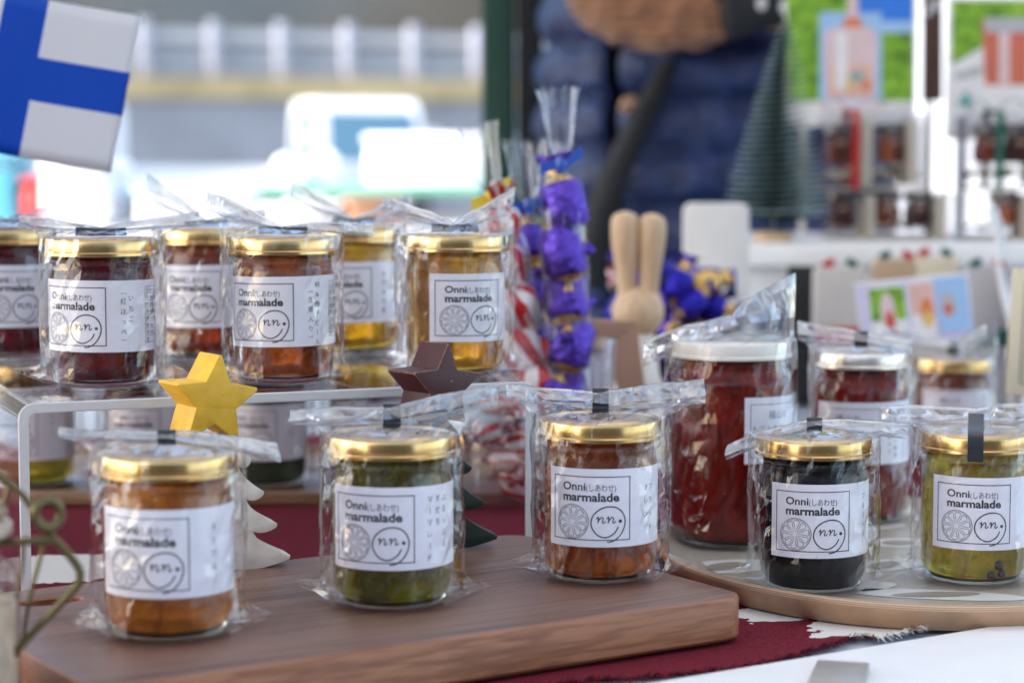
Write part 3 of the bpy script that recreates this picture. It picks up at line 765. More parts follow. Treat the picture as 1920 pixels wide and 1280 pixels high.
    vs = [p for r_ in rows for p in r_]; fs = []
    for j in range(len(rows) - 1):
        for i in range(N):
            k = (i + 1) % N; fs.append((j * N + i, j * N + k, (j + 1) * N + k, (j + 1) * N + i))
    return vs, fs, [1 if f[0] >= (len(rows) - 12) * N else 0 for f in fs]
def ribbon(name, path, wd, mat, parent, x=0.0, th=.0004, tilt=0.0):
    """flat strip following a (y, z) path, width along x"""
    pts = spline([(x + tilt * i, y, z) for i, (y, z) in enumerate(path)], 4); vs = []; fs = []
    for i, p in enumerate(pts):
        a = pts[max(0, i - 1)]; b = pts[min(len(pts) - 1, i + 1)]; t = (b - a).normalized(); nn = Vector((0, -t.z, t.y)) * th / 2
        for sx, sn in ((-1, -1), (1, -1), (1, 1), (-1, 1)): vs.append(p + Vector((sx * wd / 2, 0, 0)) + nn * sn)
    for i in range(len(pts) - 1):
        for k in range(4): fs.append((4 * i + k, 4 * i + (k + 1) % 4, 4 * i + 4 + (k + 1) % 4, 4 * i + 4 + k))
    fs += [(3, 2, 1, 0), tuple(len(vs) - 4 + k for k in range(4))]
    return mesh(name, vs, fs, mat, parent)
def label_part(parent, Rm, phi0, u0, u1, v0, v1, ink, grey, n=40, slope=0.0):
    vs = []; fs = []
    for i in range(n + 1):
        u = u0 + (u1 - u0) * i / n; a = phi0 + u / Rm
        for v in (v0, v1): vs.append((Rm * sin(a) / 1000, -Rm * cos(a) / 1000, (v + slope * u) / 1000))
    for i in range(n): fs.append((2 * i, 2 * i + 2, 2 * i + 3, 2 * i + 1))
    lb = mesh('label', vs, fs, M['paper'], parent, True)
    if ink: mesh('lettering', ink.wrap(Rm + .10, phi0), ink.f, M['ink'], lb)
    if grey and grey.v: mesh('slice_drawing', grey.wrap(Rm + .10, phi0), grey.f, M['greyink'], lb)
    return lb
SEED = [1.0]
def jar(label, px, Y, z, jm, phi, ink, bag, jars=JM, key='marmalade', r=.0315, h=.0895, rl=.034, lid='gold', name='jam_jar', group=None, lab=(-4, 100, 0.0, 42.5), tape=None, lift=22.5, cat='jar', lz=None, taper=None):
    x = xat(px, Y); az = -atan2(x, Y)
    t = thing(name, label, cat, (x, Y, z), az, group)
    glass, gbase, fill, lidp, tz = jars
    link('glass_body', glass, t); link('glass_foot', gbase, t)
    fv, ff = lathe(fill, 56, closed_ends=False); mesh('filling', fv, ff, jm, t, True)
    link('lid', lid_mesh(lidp, key, M[lid]), t)
    k, g = ink
    rl_ = random.Random(px); slope = rl_.uniform(-.014, .014); lift += rl_.uniform(-.6, .6)
    k2 = Ink(); k2.v = [(u, v + lift + slope * u) for u, v in k.v]; k2.f = k.f
    g2 = Ink(); g2.v = [(u, v + lift + slope * u) for u, v in g.v]; g2.f = g.f
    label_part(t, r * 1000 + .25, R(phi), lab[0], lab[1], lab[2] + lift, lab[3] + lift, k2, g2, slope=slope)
    if bag:
        SEED[0] += 7.3; sc_ = Y / F
        (lx, lt, lb), (rx, rt, rb), band = bag[:3]; kw = bag[3] if len(bag) > 3 else {}
        def zpx(py): return aty(px, py, Y).z - z
        H = h + .0006
        vs, fs, fm = bag_mesh(rl + .0009, H, (px - lx) * sc_, (rx - px) * sc_, (zpx(lt), zpx(lb)), (zpx(rt), zpx(rb)), SEED[0], band=band, **kw)
        b = mesh('cellophane_bag', vs, fs, None, t, False, mats=[M['film'], M['folded']], fmat=fm)
        yb = kw.get('yb', .006)
        flat_tape = group == 'jars on the riser'
        if flat_tape: tape = [(-.020, H + .0010), (-.004, H + .0022), (.004, H + .0048), (.016, H + .0040)]
        if tape is None: tape = [(yb - .010, H + .0018), (yb - .0042, H + .0034), (yb - .0034, H + .0040 + band * .5), (yb - .0010, H + .0042 + band), (yb + .004, H + .0035 + band * .7)]
        ribbon('tape', tape, .009 if not flat_tape else .030, M['tape'], b)
    return t
J = {
 'navel': jam('jam_orange', (0.60, 0.19, 0.014), .60), 'blood': jam('jam_amber', (0.48, 0.115, 0.008), .75), 'sudachi': jam('jam_green', (0.24, 0.20, 0.003), .75, rad=(.012, .012, .002)),
 'blue': jam('jam_black', (0.003, 0.002, 0.005), .1, .0), 'pale': jam('jam_pale_green', (0.44, 0.32, 0.035), .7, rad=(.02, .018, .005)),
 'berry': jam('jam_crimson', (0.12, 0.002, 0.006), .6), 'kaki': jam('jam_brown', (0.40, 0.08, 0.012), .75), 'amber': jam('jam_honey', (0.78, 0.34, 0.03), .8),
 'rust': jam('jam_rust', (0.28, 0.035, 0.008), .65), 'yuzu': jam('jam_yellow', (0.86, 0.37, 0.012), .75), 'ketchup': jam('jam_ketchup', (0.17, 0.008, 0.005), .1, .4), 'teal': jam('jam_grey_green', (0.06, 0.085, 0.05), .3),
 'plum': jam('jam_plum', (0.07, 0.004, 0.005), .2)}
V = lambda *a: [(s, u, sz, pi_, v0) for s, u, sz, pi_, v0 in a]
def mk(*vert, table=False): return marmalade_ink(vert, table)
# --- three on the board
jar('jar of orange jam in front of the yellow star and white tree', 308, 1.004, BT, J['navel'], -63, mk(('ネーブル', 58.5, 3.8, 6.4, 36)), ((105, 802, 822), (524, 838, 876), .004, dict(yb=.010)), group='jars on the board')
jar('jar of dark green marmalade in front of the green tree', 733, 1.074, BT, J['sudachi'], -60, mk(('マーマレード', 54, 4.0, 6.0, 38.5), ('すだち', 59.5, 4.0, 6.0, 38.5), ('ぷるっぷる', 64.5, 4.0, 6.0, 38.5)), ((537, 768, 800), (938, 718, 762), .009), group='jars on the board')
jar('jar of amber orange marmalade at the rounded corner of the walnut board', 1127, 1.141, BT, J['blood'], -50.4, mk(('オレンジ', 56.6, 3.9, 7.4, 35), ('ブラッド', 60.8, 3.9, 7.4, 35)), ((945, 722, 752), (1325, 712, 757), .010), group='jars on the board')
# --- two at the front of the tray
jar('jar of nearly black jam at the front of the tray', 1531, 1.205, TZ, J['blue'], -41, mk(('ブルーベリー', 58, 3.9, 5.6, 37)), ((1365, 838, 868), (1705, 792, 822), .0045), group='jars on the tray')
pj = jar('jar of pale green marmalade with black tape over its lid', 1836, 1.228, TZ, J['pale'], -41, mk(), ((1657, 765, 800), (2010, 745, 790), .008),
    tape=[(.0045, .0975), (.003, .099), (-.018, .0945), (-.0345, .0915), (-.0375, .087), (-.0383, .0755)], group='jars on the tray')
pc = plain('peppercorn', (.02, .012, .022), .5, .3, 200)
for ph, zz, rr in ((29, .0135, .0030), (20, .0075, .0024), (33, .0085, .0026)):
    o = mesh('peppercorn', *lathe([(rr * sin(pi * i / 10), -rr * cos(pi * i / 10)) for i in range(11)], 12, closed_ends=False), pc, pj, True); o.location = (.0297 * sin(R(ph)), -.0297 * cos(R(ph)), zz)
# --- on the riser
jar('jar of crimson jam on the riser behind the yellow star', 190, 1.256, SZ, J['berry'], -77, mk(('（紅ほっぺ）', 55.6, 4.0, 6.0, 39), ('いちご', 60.6, 4.0, 6.2, 35), table=True), ((36, 404, 424), (378, 398, 424), .002, dict(ear=.02)), lab=(-4, 112, 0, 42.5), group='jars on the riser')
jar('jar of reddish brown jam on the riser with a label about persimmon', 531, 1.283, SZ, J['kaki'], -70, mk(('（生姜入り）', 56, 3.9, 5.9, 37), ('柿&柚子ビール', 61, 4.0, 5.8, 40), table=True), ((388, 357, 395), (703, 418, 446), .002), lab=(-4, 112, 0, 42.5), group='jars on the riser')
jar('jar of honey coloured marmalade on the riser beside the bags of sweets', 853, 1.322, SZ, J['amber'], -23, mk(), ((718, 366, 398), (967, 350, 398), .002), group='jars on the riser')
jar('jar of rust red jam on the riser, between the crimson and the brown jar', 388, 1.44, SZ, J['rust'], -64, mk(), ((276, 324, 372), (500, 392, 415), .002), group='jars on the riser')
jar('jar of bright yellow marmalade on the riser, behind the brown and honey jars', 663, 1.478, SZ, J['yuzu'], -58, mk(('ゆず&甘夏', 55, 3.9, 6.4, 37)), ((546, 337, 372), (775, 362, 398), .002), group='jars on the riser')
jar('jar of deep red jam on the riser at the bend by the flag', 14, 1.44, SZ, J['berry'], -36, mk(), ((-110, 350, 380), (125, 380, 405), .002), group='jars on the riser')
# --- behind and below the riser, on the wooden tray
wt = thing('wooden_tray', 'long brown wooden tray lying behind the acrylic riser', 'tray', (-.16, 1.66, 0))
box('tray_floor', (0, 0, .0055), (.44, .24, .006), M['traywood'], wt, .001)
for sy in (-1, 1): box('tray_rim', (0, sy * .124, .0075), (.456, .009, .0105), M['traywood'], wt, .002)
for sx in (-1, 1): box('tray_rim', (sx * .2245, 0, .0075), (.008, .238, .0100), M['traywood'], wt, .002)
for px, Y, jm, ph, tx in [(55, 1.598, 'pale', -75, 'lime yellow'), (268, 1.60, 'plum', -60, 'plum red'), (495, 1.598, 'teal', -66, 'grey green'), (690, 1.62, 'plum', -50, 'dark red')]:
    jar('jar of %s jam on the wooden tray, seen under the riser' % tx, px, Y, .0086, J[jm], ph, mk(('キウイ', 57, 4, 6.4, 37)), ((px - 120, 700, 730), (px + 120, 690, 725), .008), group='jars on the wooden tray')
# --- ketchup jars on the tray
def ketchup_ink():
    k = Ink(); k.rect(0, 4, 44, 38, .4); k.text('福山の', 13, 29, size=6.0); k.text('トマトケチャップ', 2.0, 20.5, w=40, size=5.2)
    k.vtext('香味野菜入り', 52, 37, 3.8, 5.2); k.vtext('完熟トマト使用', 57, 37, 3.8, 4.8); return k, Ink()
JB = jar_meshes(.0395, .133, .0385, 'ketchup', .004); JK = jar_meshes(.033, .118, .0325, 'sauce', .006)
jar('large jar of dark red ketchup with a white lid on the tray', 1374, 1.352, TZ, J['ketchup'], 18, ketchup_ink(), ((1206, 640, 690), (1492, 512, 640), .012, dict(yb=-.004, ear=.012, bow=.01)), JB, 'ketchup', .0395, .133, .0385, 'whitelid', lift=56, lab=(-4, 64, 0, 42.5), tape=[(.0, .136), (.004, .1385), (.012, .1375)])
jar('slim jar of red sauce with a silver lid on the tray', 1617, 1.44, TZ, J['ketchup'], -52, ketchup_ink(), ((1496, 604, 640), (1715, 640, 668), .008), JK, 'sauce', .033, .118, .0325, 'silver', lift=42, lab=(-4, 78, 0, 42.5))
jar('jar of red brown sauce with a gold lid standing behind the tray', 1790, 1.76, .003, J['rust'], -42, ketchup_ink(), ((1650, 610, 645), (1872, 600, 662), .008), lift=24, lab=(-4, 90, 0, 40))
# ================================================================== wooden star-topped trees on the board
def star_pts(ro, ri, rot=pi / 2):
    return [((ro if i % 2 == 0 else ri) * cos(rot + pi * i / 5), (ro if i % 2 == 0 else ri) * sin(rot + pi * i / 5)) for i in range(10)]
def star_block(name, label, px, py, Y, ro, depth, yaw, roll, mat, worn=None):
    c = aty(px, py, Y)
    o = prism(name, rounded(star_pts(ro, ro * .47), [.0012 if i % 2 == 0 else .0006 for i in range(10)], 3), -depth / 2, depth / 2, mat, None, .0006, 2, 30)
    o.matrix_world = Matrix.Translation(c) @ Matrix.Rotation(yaw, 4, 'Z') @ Matrix.Rotation(pi / 2, 4, 'X') @ Matrix.Rotation(roll, 4, 'Z')
    return tag(o, label, 'star')
def worn_paint(name, col, wear, amt):
    """paint rubbed off on the sharp edges and in small nicks"""
    m, nt, p, o = newmat(name); v = coord(nt)
    g = nt.nodes.new('ShaderNodeNewGeometry')
    n = noise_node(nt, 500, 4, v, .7); n2 = noise_node(nt, 90, 3, v)
    be = nt.nodes.new('ShaderNodeBevel'); be.inputs['Radius'].default_value = .0010; be.samples = 4
    dt = nt.nodes.new('ShaderNodeVectorMath'); dt.operation = 'DOT_PRODUCT'; nt.links.new(be.outputs[0], dt.inputs[0]); nt.links.new(g.outputs['Normal'], dt.inputs[1])
    s = nt.nodes.new('ShaderNodeMath'); s.operation = 'SUBTRACT'; s.inputs[0].default_value = 1.0; nt.links.new(dt.outputs['Value'], s.inputs[1])
    a = nt.nodes.new('ShaderNodeMath'); a.operation = 'MULTIPLY_ADD'; a.inputs[1].default_value = amt; nt.links.new(s.outputs[0], a.inputs[0]); nt.links.new(n.outputs[0], a.inputs[2])
    f = ramp(nt, a.outputs[0], [(0.66, (0, 0, 0)), (0.72, (1, 1, 1))])
    base = ramp(nt, n2.outputs[0], [(0.3, tuple(c * .85 for c in col)), (0.7, tuple(c * 1.12 for c in col))])
    mx = nt.nodes.new('ShaderNodeMixRGB'); nt.links.new(f, mx.inputs[0]); nt.links.new(base, mx.inputs[1]); mx.inputs[2].default_value = (*wear, 1)
    nt.links.new(mx.outputs[0], p.inputs['Base Color']); setp(p, rough=.55); bump(nt, p, n.outputs[0], .15, .0006); return m
M['yellow_w'] = worn_paint('yellow_worn_paint', (.78, .45, .03), (.35, .20, .08), .45)
M['maroon_w'] = worn_paint('maroon_worn_paint', (.055, .012, .014), (.45, .25, .14), 2.2)
M['green_w'] = worn_paint('green_worn_paint', (.005, .020, .015), (.03, .06, .05), .8)
M['white_w'] = worn_paint('white_worn_paint', (.72, .68, .62), (.42, .30, .20), .6)
star_block('wooden_star', 'chunky yellow wooden star on top of the white wooden tree', 388, 748, 1.158, .0275, .026, R(34), R(-6), M['yellow_w'])
star_block('wooden_star', 'chunky maroon wooden star with worn edges on top of the dark green tree', 812, 722, 1.213, .0270, .026, R(40), R(-4), M['maroon_w'])
def tree_block(label, px, Y, ztop, w, depth, yaw, mat):
    """flat sawn fir tree with swept tiers standing on a short trunk"""
    t = thing('wooden_tree', label, 'ornament', (xat(px, Y), Y, BT), yaw)
    H = ztop - BT; half = []; n = 4
    half.append((0, H))
    for i in range(n):
        zt = H * (1 - .22 * i) - .004; zb = H * (1 - .22 * (i + 1)) - .006; wd = w / 2 * (.40 + .2 * i) 
        q0 = half[-1]
        for k in range(1, 7):
            s = k / 6; half.append((q0[0] + (wd - q0[0]) * (s ** 1.35), q0[1] + (zb + .002 - q0[1]) * (s ** .85)))
        half.append((wd - .0006, zb))
        if i < n - 1:
            for k in range(1, 5):
                s = k / 4; half.append((wd + (wd * .52 - wd) * s, zb - .0035 * sin(s * pi * .7) + .001 * s))
        else:
            for k in range(1, 5):
                s = k / 4; half.append((wd + (.007 - wd) * s, zb - .005 * sin(s * pi * .6)))
    half.append((.007, 0.0))
    pts = [(x, z) for x, z in half] + [(-x, z) for x, z in reversed(half[1:])]
    o = prism('tree_shape', pts, -depth / 2, depth / 2, mat, t, .0007, 2, 30); o.rotation_euler = (pi / 2, 0, 0)
    return t
tree_block('white sawn wooden tree with swept branches standing behind the orange jam jar', 412, 1.166, .112, .074, .018, R(20), M['white_w'])
tree_block('dark green sawn wooden tree with swept branches standing behind the green jar', 806, 1.226, .122, .078, .018, R(14), M['green_w'])

# ================================================================== paper flag
def flagmat():
    m, nt, p, o = newmat('flag_print')
    uv = nt.nodes.new('ShaderNodeTexCoord'); sx = nt.nodes.new('ShaderNodeSeparateXYZ'); nt.links.new(uv.outputs['UV'], sx.inputs[0])
    def band(out, a, b):
        g = nt.nodes.new('ShaderNodeMath'); g.operation = 'GREATER_THAN'; g.inputs[1].default_value = a; nt.links.new(out, g.inputs[0])
        l = nt.nodes.new('ShaderNodeMath'); l.operation = 'LESS_THAN'; l.inputs[1].default_value = b; nt.links.new(out, l.inputs[0])
        q = nt.nodes.new('ShaderNodeMath'); q.operation = 'MULTIPLY'; nt.links.new(g.outputs[0], q.inputs[0]); nt.links.new(l.outputs[0], q.inputs[1]); return q.outputs[0]
    a = band(sx.outputs[0], .19, .447); b = band(sx.outputs[1], 4 / 11, 7 / 11)
    mxm = nt.nodes.new('ShaderNodeMath'); mxm.operation = 'MAXIMUM'; nt.links.new(a, mxm.inputs[0]); nt.links.new(b, mxm.inputs[1])
    mx = nt.nodes.new('ShaderNodeMixRGB'); nt.links.new(mxm.outputs[0], mx.inputs[0]); mx.inputs[1].default_value = (.86, .85, .88, 1); mx.inputs[2].default_value = (.012, .135, .66, 1)
    nt.links.new(mx.outputs[0], p.inputs['Base Color']); setp(p, rough=.55)
    tl = nt.nodes.new('ShaderNodeBsdfTranslucent'); nt.links.new(mx.outputs[0], tl.inputs[0]); ms = nt.nodes.new('ShaderNodeMixShader'); ms.inputs[0].default_value = .5
    nt.links.new(p.outputs[0], ms.inputs[1]); nt.links.new(tl.outputs[0], ms.inputs[2]); nt.links.new(ms.outputs[0], o.inputs[0]); return m
fl = thing('paper_flag', 'small paper flag, white with a blue cross, on a thin wooden stick', 'flag', onz(-190, 960, .003))
base = fl.location.copy(); vs = []; fs = []; uvs = []; nu, nv = 24, 12
for j in range(nv + 1):
    for i in range(nu + 1):
        u = i / nu; v = j / nv; Y = 1.50 - .0 + .05 * (u - .4) + .006 * sin(u * 5) 
        px = 92 + (u - .447) * 313 - (1 - v) * 57; py = 0 + (u - .447) * 63 + (1 - v) * 294
        vs.append(aty(px, py - 2 + 3 * sin(u * 4), Y) - base); uvs.append((u, v))
for j in range(nv):
    for i in range(nu):
        a = j * (nu + 1) + i; fs.append((a, a + 1, a + nu + 2, a + nu + 1))
f = mesh('flag_sheet', vs, fs, flagmat(), fl, True, uvs); sd = f.modifiers.new('thickness', 'SOLIDIFY'); sd.thickness = .0003
top = aty(-46, -34, 1.485) - base; bot = aty(-104, 268, 1.485) - base
tube('stick', [top + (top - bot) * .08, bot, Vector((0, 0, 0))], .0016, M['beech'], fl)
bx = lathe([(0, 0), (.018, 0), (.018, .010), (.016, .012), (0, .012)], 24, closed_ends=False); mesh('stick_base', *bx, M['beech'], fl, True)

# ================================================================== clip-top jar with brass wire, front left
cj = thing('clip_top_jar', 'glass storage jar with an antique brass wire clamp beside the board', 'jar', (xat(-158, .90), .90, .0))
o_ = cj.location
prof = [(0, .0015), (.036, .0), (.040, .003), (.041, .008), (.041, .070), (.039, .078), (.033, .083), (.033, .090), (.036, .093), (.036, .098)]
mesh('glass_body', *lathe(prof, 48, closed_ends=False), M['glass'], cj, True)
mesh('contents', *lathe([(0, .004), (.038, .004), (.0395, .010), (.0395, .062), (0, .064)], 40, closed_ends=False), plain('pale_biscuits', (.50, .38, .28), .8, .35, 60, .4), cj, True)
mesh('glass_lid', *lathe([(.0355, .0985), (.037, .100), (.036, .106), (.022, .110), (0, .111)], 48, closed_ends=False), M['glass'], cj, True)
mesh('rubber_seal', *lathe([(.033, .0930), (.0385, .0935), (.0385, .0975), (.033, .0982)], 40, closed_ends=False), plain('seal_rubber', (.55, .45, .36), .7), cj, True)
def wpx(pts, Y, rad, name='wire'):
    return tube(name, [aty(x, y, Y + dy) - o_ for x, y, dy in spline([(a, b, c) for a, b, c in pts], 5)] if len(pts) > 2 else [aty(x, y, Y + dy) - o_ for x, y, dy in pts], rad, M['brass'], cj, 10)
wpx([(-150, 1024, .0), (-20, 1019, .0), (88, 1012, .0), (112, 1020, .0), (146, 1062, .0), (150, 1082, .0), (138, 1104, .0), (34, 1216, .0), (10, 1250, .004)], .90, .0019, 'clamp_wire')
tube('wire_ring', [aty(90 + 24 * cos(2 * pi * i / 28), 962 + 26 * sin(2 * pi * i / 28), 0.895 + .004 * cos(2 * pi * i / 28)) - o_ for i in range(28)], .0022, M['brass'], cj, 10, closed=True)
wpx([(-60, 840, .004), (10, 900, .004), (48, 935, .004), (80, 985, .002), (100, 1005, .002)], .90, .0016)
wpx([(18, 905, .006), (4, 960, .006), (-22, 1040, .006)], .90, .0012)
wpx([(44, 1018, .01), (40, 1070, .01), (30, 1120, .01)], .90, .0009)
wpx([(84, 1014, .008), (66, 1080, .008), (52, 1142, .008), (44, 1200, .006)], .90, .0010)

# ================================================================== sweets
def uvlathe(prof, n=20):
    vs = []; fs = []; uv = []
    for j, (r, z) in enumerate(prof):
        for i in range(n): a = 2 * pi * i / n; vs.append((r * cos(a), r * sin(a), z)); uv.append((8 * i / n + j * .22, j / len(prof)))
    for j in range(len(prof) - 1):
        for i in range(n): k = (i + 1) % n; fs.append((j * n + i, j * n + k, (j + 1) * n + k, (j + 1) * n + i))
    return vs, fs, uv
def sweet_mesh(kind, L=.030, r=.0125, seed=0):
    """twist-wrapped sweet along z: body with pinched necks and fluted wrapper ends"""
    n = 24; prof = [(r * .75, -L * .95), (r * .55, -L * .75), (r * .22, -L * .56), (r * .75, -L * .46), (r * .98, -L * .34), (r, 0), (r * .98, L * .34), (r * .75, L * .46), (r * .22, L * .56), (r * .55, L * .75), (r * .75, L * .95)]
    vs, fs, uv = uvlathe(prof, n); out = []
    for j in range(len(prof)):
        for i in range(n):
            x, y, z = vs[j * n + i]; e = abs(z) > L * .5
            k = 1 + (.35 * sin(7 * 2 * pi * i / n + seed) if abs(z) > L * .6 else .10 * noise.noise((x * 180 + seed, y * 180, z * 120)))
            fl = (.45 if abs(z) > L * .7 else 1)
            out.append((x * k, y * k * fl, z + (.1 * L * noise.noise((i * .6, seed, z * 90)) if e else 0)))
    me = bpy.data.meshes.new('sweet_' + kind); me.from_pydata(out, [], fs)
    l = me.uv_layers.new(name='uv')
    for p in me.polygons:
        for li in p.loop_indices: l.data[li].uv = uv[me.loops[li].vertex_index]
    me.polygons.foreach_set('use_smooth', [True] * len(me.polygons)); return me
SW = {}
for kind, mats in (('stripe', [M['stripe']]), ('purple', [M['purplefoil'], M['goldfoil']]), ('blue', [M['bluefoil'], M['goldfoil']]), ('gold', [M['goldfoil']])):
    me = sweet_mesh(kind, seed=len(SW) * 3)
    for q in mats: me.materials.append(q)
    if len(mats) > 1:
        for p in me.polygons:
            if abs(p.center.z) > .0125 and abs(p.center.z) < .021: p.material_index = 1
    SW[kind] = me
sweetname = {'stripe': ('striped_sweet', 'red and white striped twist-wrapped sweet'), 'purple': ('foil_sweet', 'purple and gold foil wrapped sweet'), 'blue': ('foil_sweet', 'deep blue foil wrapped sweet'), 'gold': ('foil_sweet', 'gold foil wrapped sweet')}
def sweet(kind, loc, rot, where, scale=1.0):
    nm, lb = sweetname[kind]; o = link(nm, SW[kind], None, loc, rot); o.scale = (scale,) * 3
    return tag(o, lb + ' ' + where, 'sweet', nm.replace('_', ' ') + 's ' + where.split(',')[0])
M['sweetfilm'] = thinglass('sweet_bag_film', .06, .7, (.97, .97, .99), haze=.006, rough=.05, crinkle=.4, power=2.2)
def sweet_bag(label, b, tpt, r, seed, tie, neck=.8, count=5, kind='purple', where='', fan=.016):
    """long clear bag from foot point b to tip tpt, tied near the top"""
    b = Vector(b); tpt = Vector(tpt); ax = tpt - b; L = ax.length
    t = thing('sweet_bag', label, 'bag', b); t.rotation_mode = 'QUATERNION'; t.rotation_quaternion = Vector((0, 0, 1)).rotation_difference(ax)
    prof = [(.3, 0), (.85, .01), (1, .04)] + [(1, .04 + (neck - .16) * i / 12) for i in range(1, 13)] + [(.75, neck - .07), (.45, neck - .03), (.2, neck), (.2, neck + .015), (.55, neck + .06), (.8, .97), (.95, 1.0)]
    n = 36; vs = []; fs = []
    for k, z in prof:
        for i in range(n):
            a = 2 * pi * i / n; rr = r * k
            if z > neck: rr = fan * k * (1 + .16 * sin(5 * a + seed) + .35 * noise.noise((cos(a) * 2.5 + seed, sin(a) * 2.5, z * 8)))
            else: rr *= 1 + .16 * noise.noise((cos(a) * 2 + seed, sin(a) * 2, z * 16)) + .10 * (1 - 2.2 * abs(noise.noise((cos(a) * 4, sin(a) * 4 + seed, z * 26))))
            yy = .62 if z > neck + .03 else .85
            vs.append((rr * cos(a), rr * sin(a) * yy, z * L + (.006 * noise.noise((a * 2, seed, 1)) if z > .95 else 0)))
    for j in range(len(prof) - 1):
        for i in range(n): k = (i + 1) % n; fs.append((j * n + i, j * n + k, (j + 1) * n + k, (j + 1) * n + i))
    mesh('film', vs, fs, M['sweetfilm'], t, True)
    tz = (neck + .008) * L
    tv, tf = lathe([(r * .24, tz - .006), (r * .30, tz - .004), (r * .30, tz + .004), (r * .24, tz + .006)], 16, closed_ends=False)
    tm = mesh('tie', tv, tf, tie, t, True)
    vs = []; fs = []
    for s in (-1, 1):
        q = len(vs); vs += [(s * .004, -r * .25, tz - .003), (s * .016, -r * .3 - .002, tz - .001 + s * .006), (s * .016, -r * .3 - .002, tz + .008 + s * .006), (s * .004, -r * .25, tz + .004)]; fs.append((q, q + 1, q + 2, q + 3))
    o = mesh('tie_end', vs, fs, tie, tm); o.modifiers.new('thickness', 'SOLIDIFY').thickness = .0006
    rn = random.Random(seed); step = (neck - .10) * L / count
    for i in range(count):
        p = b + ax.normalized() * (.024 + step * (i + .35)); p += Vector((rn.uniform(-.003, .003), rn.uniform(-.003, .003), 0))
        q = Vector((0, 0, 1)).rotation_difference(ax).to_euler()
        sweet(kind, p, (q.x + rn.uniform(-.35, .35), q.y + rn.uniform(-.45, .45), rn.uniform(0, 6)), where + ', ' + ('lowest of its stack' if i == 0 else 'topmost of its stack' if i == count - 1 else ['', 'second', 'third', 'fourth', 'fifth'][i] + ' from the bottom'), r / .0135 * rn.uniform(.96, 1.06) * 1.06)
    return t
blue_tie = plain('blue_ribbon', (.02, .09, .50), .3, .1, 60, coat=.5); yel_tie = plain('yellow_ribbon', (.75, .55, .03), .35, .1, 60)
ypal = plain('yellow_green_ribbon', (.62, .66, .10), .4, .1, 60)
YB = 1.57
# clear tumbler that holds the bags
cup = thing('clear_tumbler', 'clear plastic tumbler holding the tall bags of sweets', 'tumbler', (xat(1045, YB + .03), YB + .03, .0065))
pr = [(0, .0), (.036, .0), (.040, .004), (.0465, .112), (.0480, .114), (.0450, .1125), (.0385, .006), (0, .005)]
mesh('cup_wall', *lathe(pr, 40, closed_ends=False), M['pvc'], cup, True)
sweet_bag('clear bag of purple sweets tied with a blue ribbon, the tallest in the tumbler', aty(1076, 905, YB), aty(1046, 165, YB), .0165, 3, blue_tie, .80, 6, 'purple', 'in the tallest clear bag')
sweet_bag('clear bag of red striped sweets leaning left with a yellow tie', aty(1030, 890, YB - .0), aty(893, 232, YB + .012), .0175, 8, yel_tie, .78, 6, 'stripe', 'in the leaning clear bag')
sweet_bag('clear bag of purple sweets with a blue tie, between the striped and the tallest bag', aty(1020, 900, YB + .045), aty(985, 262, YB + .045), .0125, 5, blue_tie, .80, 5, 'purple', 'in the narrow clear bag')
sweet_bag('clear bag of gold sweets with a yellow green tie behind the tallest bag', aty(1060, 900, YB + .06), aty(1018, 268, YB + .05), .0115, 6, ypal, .76, 4, 'gold', 'in the clear bag at the rear')
# striped sweets in a squat bag at the tumbler's foot
sb = thing('sweet_bag', 'squat clear bag of red striped sweets at the foot of the tumbler', 'bag', (xat(950, 1.52), 1.52, .003))
vs, fs = lathe([(.020, .0), (.027, .01), (.029, .03), (.027, .06), (.022, .08), (.008, .094), (.016, .108)], 36, closed_ends=False)
vs = [(x * (1 + .14 * noise.noise((x * 80, y * 80, z * 60))), y * (1 + .14 * noise.noise((x * 80, y * 80, z * 60))), z) for x, y, z in vs]
mesh('film', vs, fs, M['sweetfilm'], sb, True)
rn = random.Random(2)
for i in range(7):
    sweet('stripe', (xat(950, 1.52) + rn.uniform(-.012, .012), 1.52 + rn.uniform(-.01, .01), .018 + .0105 * i), (rn.uniform(1.0, 2.1), rn.uniform(-.5, .5), rn.uniform(0, 6)), 'in the squat clear bag', .72)
# foil sweets in a bowl
YF = 1.98; cxF = xat(1255, YF)
bw = thing('sweet_bowl', 'clear bowl heaped with foil and striped sweets behind the rabbit', 'bowl', (cxF, YF, .002))
mesh('bowl_wall', *lathe([(0, 0), (.04, 0), (.046, .004), (.060, .10), (.062, .102), (.0585, .1005), (.044, .006), (0, .005)], 40, closed_ends=False), M['pvc'], bw, True)
rn = random.Random(9)
for i in range(56):
    lay = i // 9; k = i % 9; a = 2 * pi * k / 8 + lay * .5; rr = (.040 if k < 8 else .0)
    if lay >= 4: rr *= (1.05, .95, .7, .4)[min(3, lay - 4)]
    kind = rn.choice(['blue', 'blue', 'blue', 'purple', 'blue', 'gold', 'stripe'] if lay > 3 else ['blue', 'blue', 'purple'])
    sweet(kind, (cxF + rr * cos(a), YF + rr * sin(a), .022 + .025 * lay + rn.uniform(-.004, .004)), (rn.uniform(0, 3), rn.uniform(0, 3), rn.uniform(0, 6)), 'heaped in the clear bowl', 1.0)
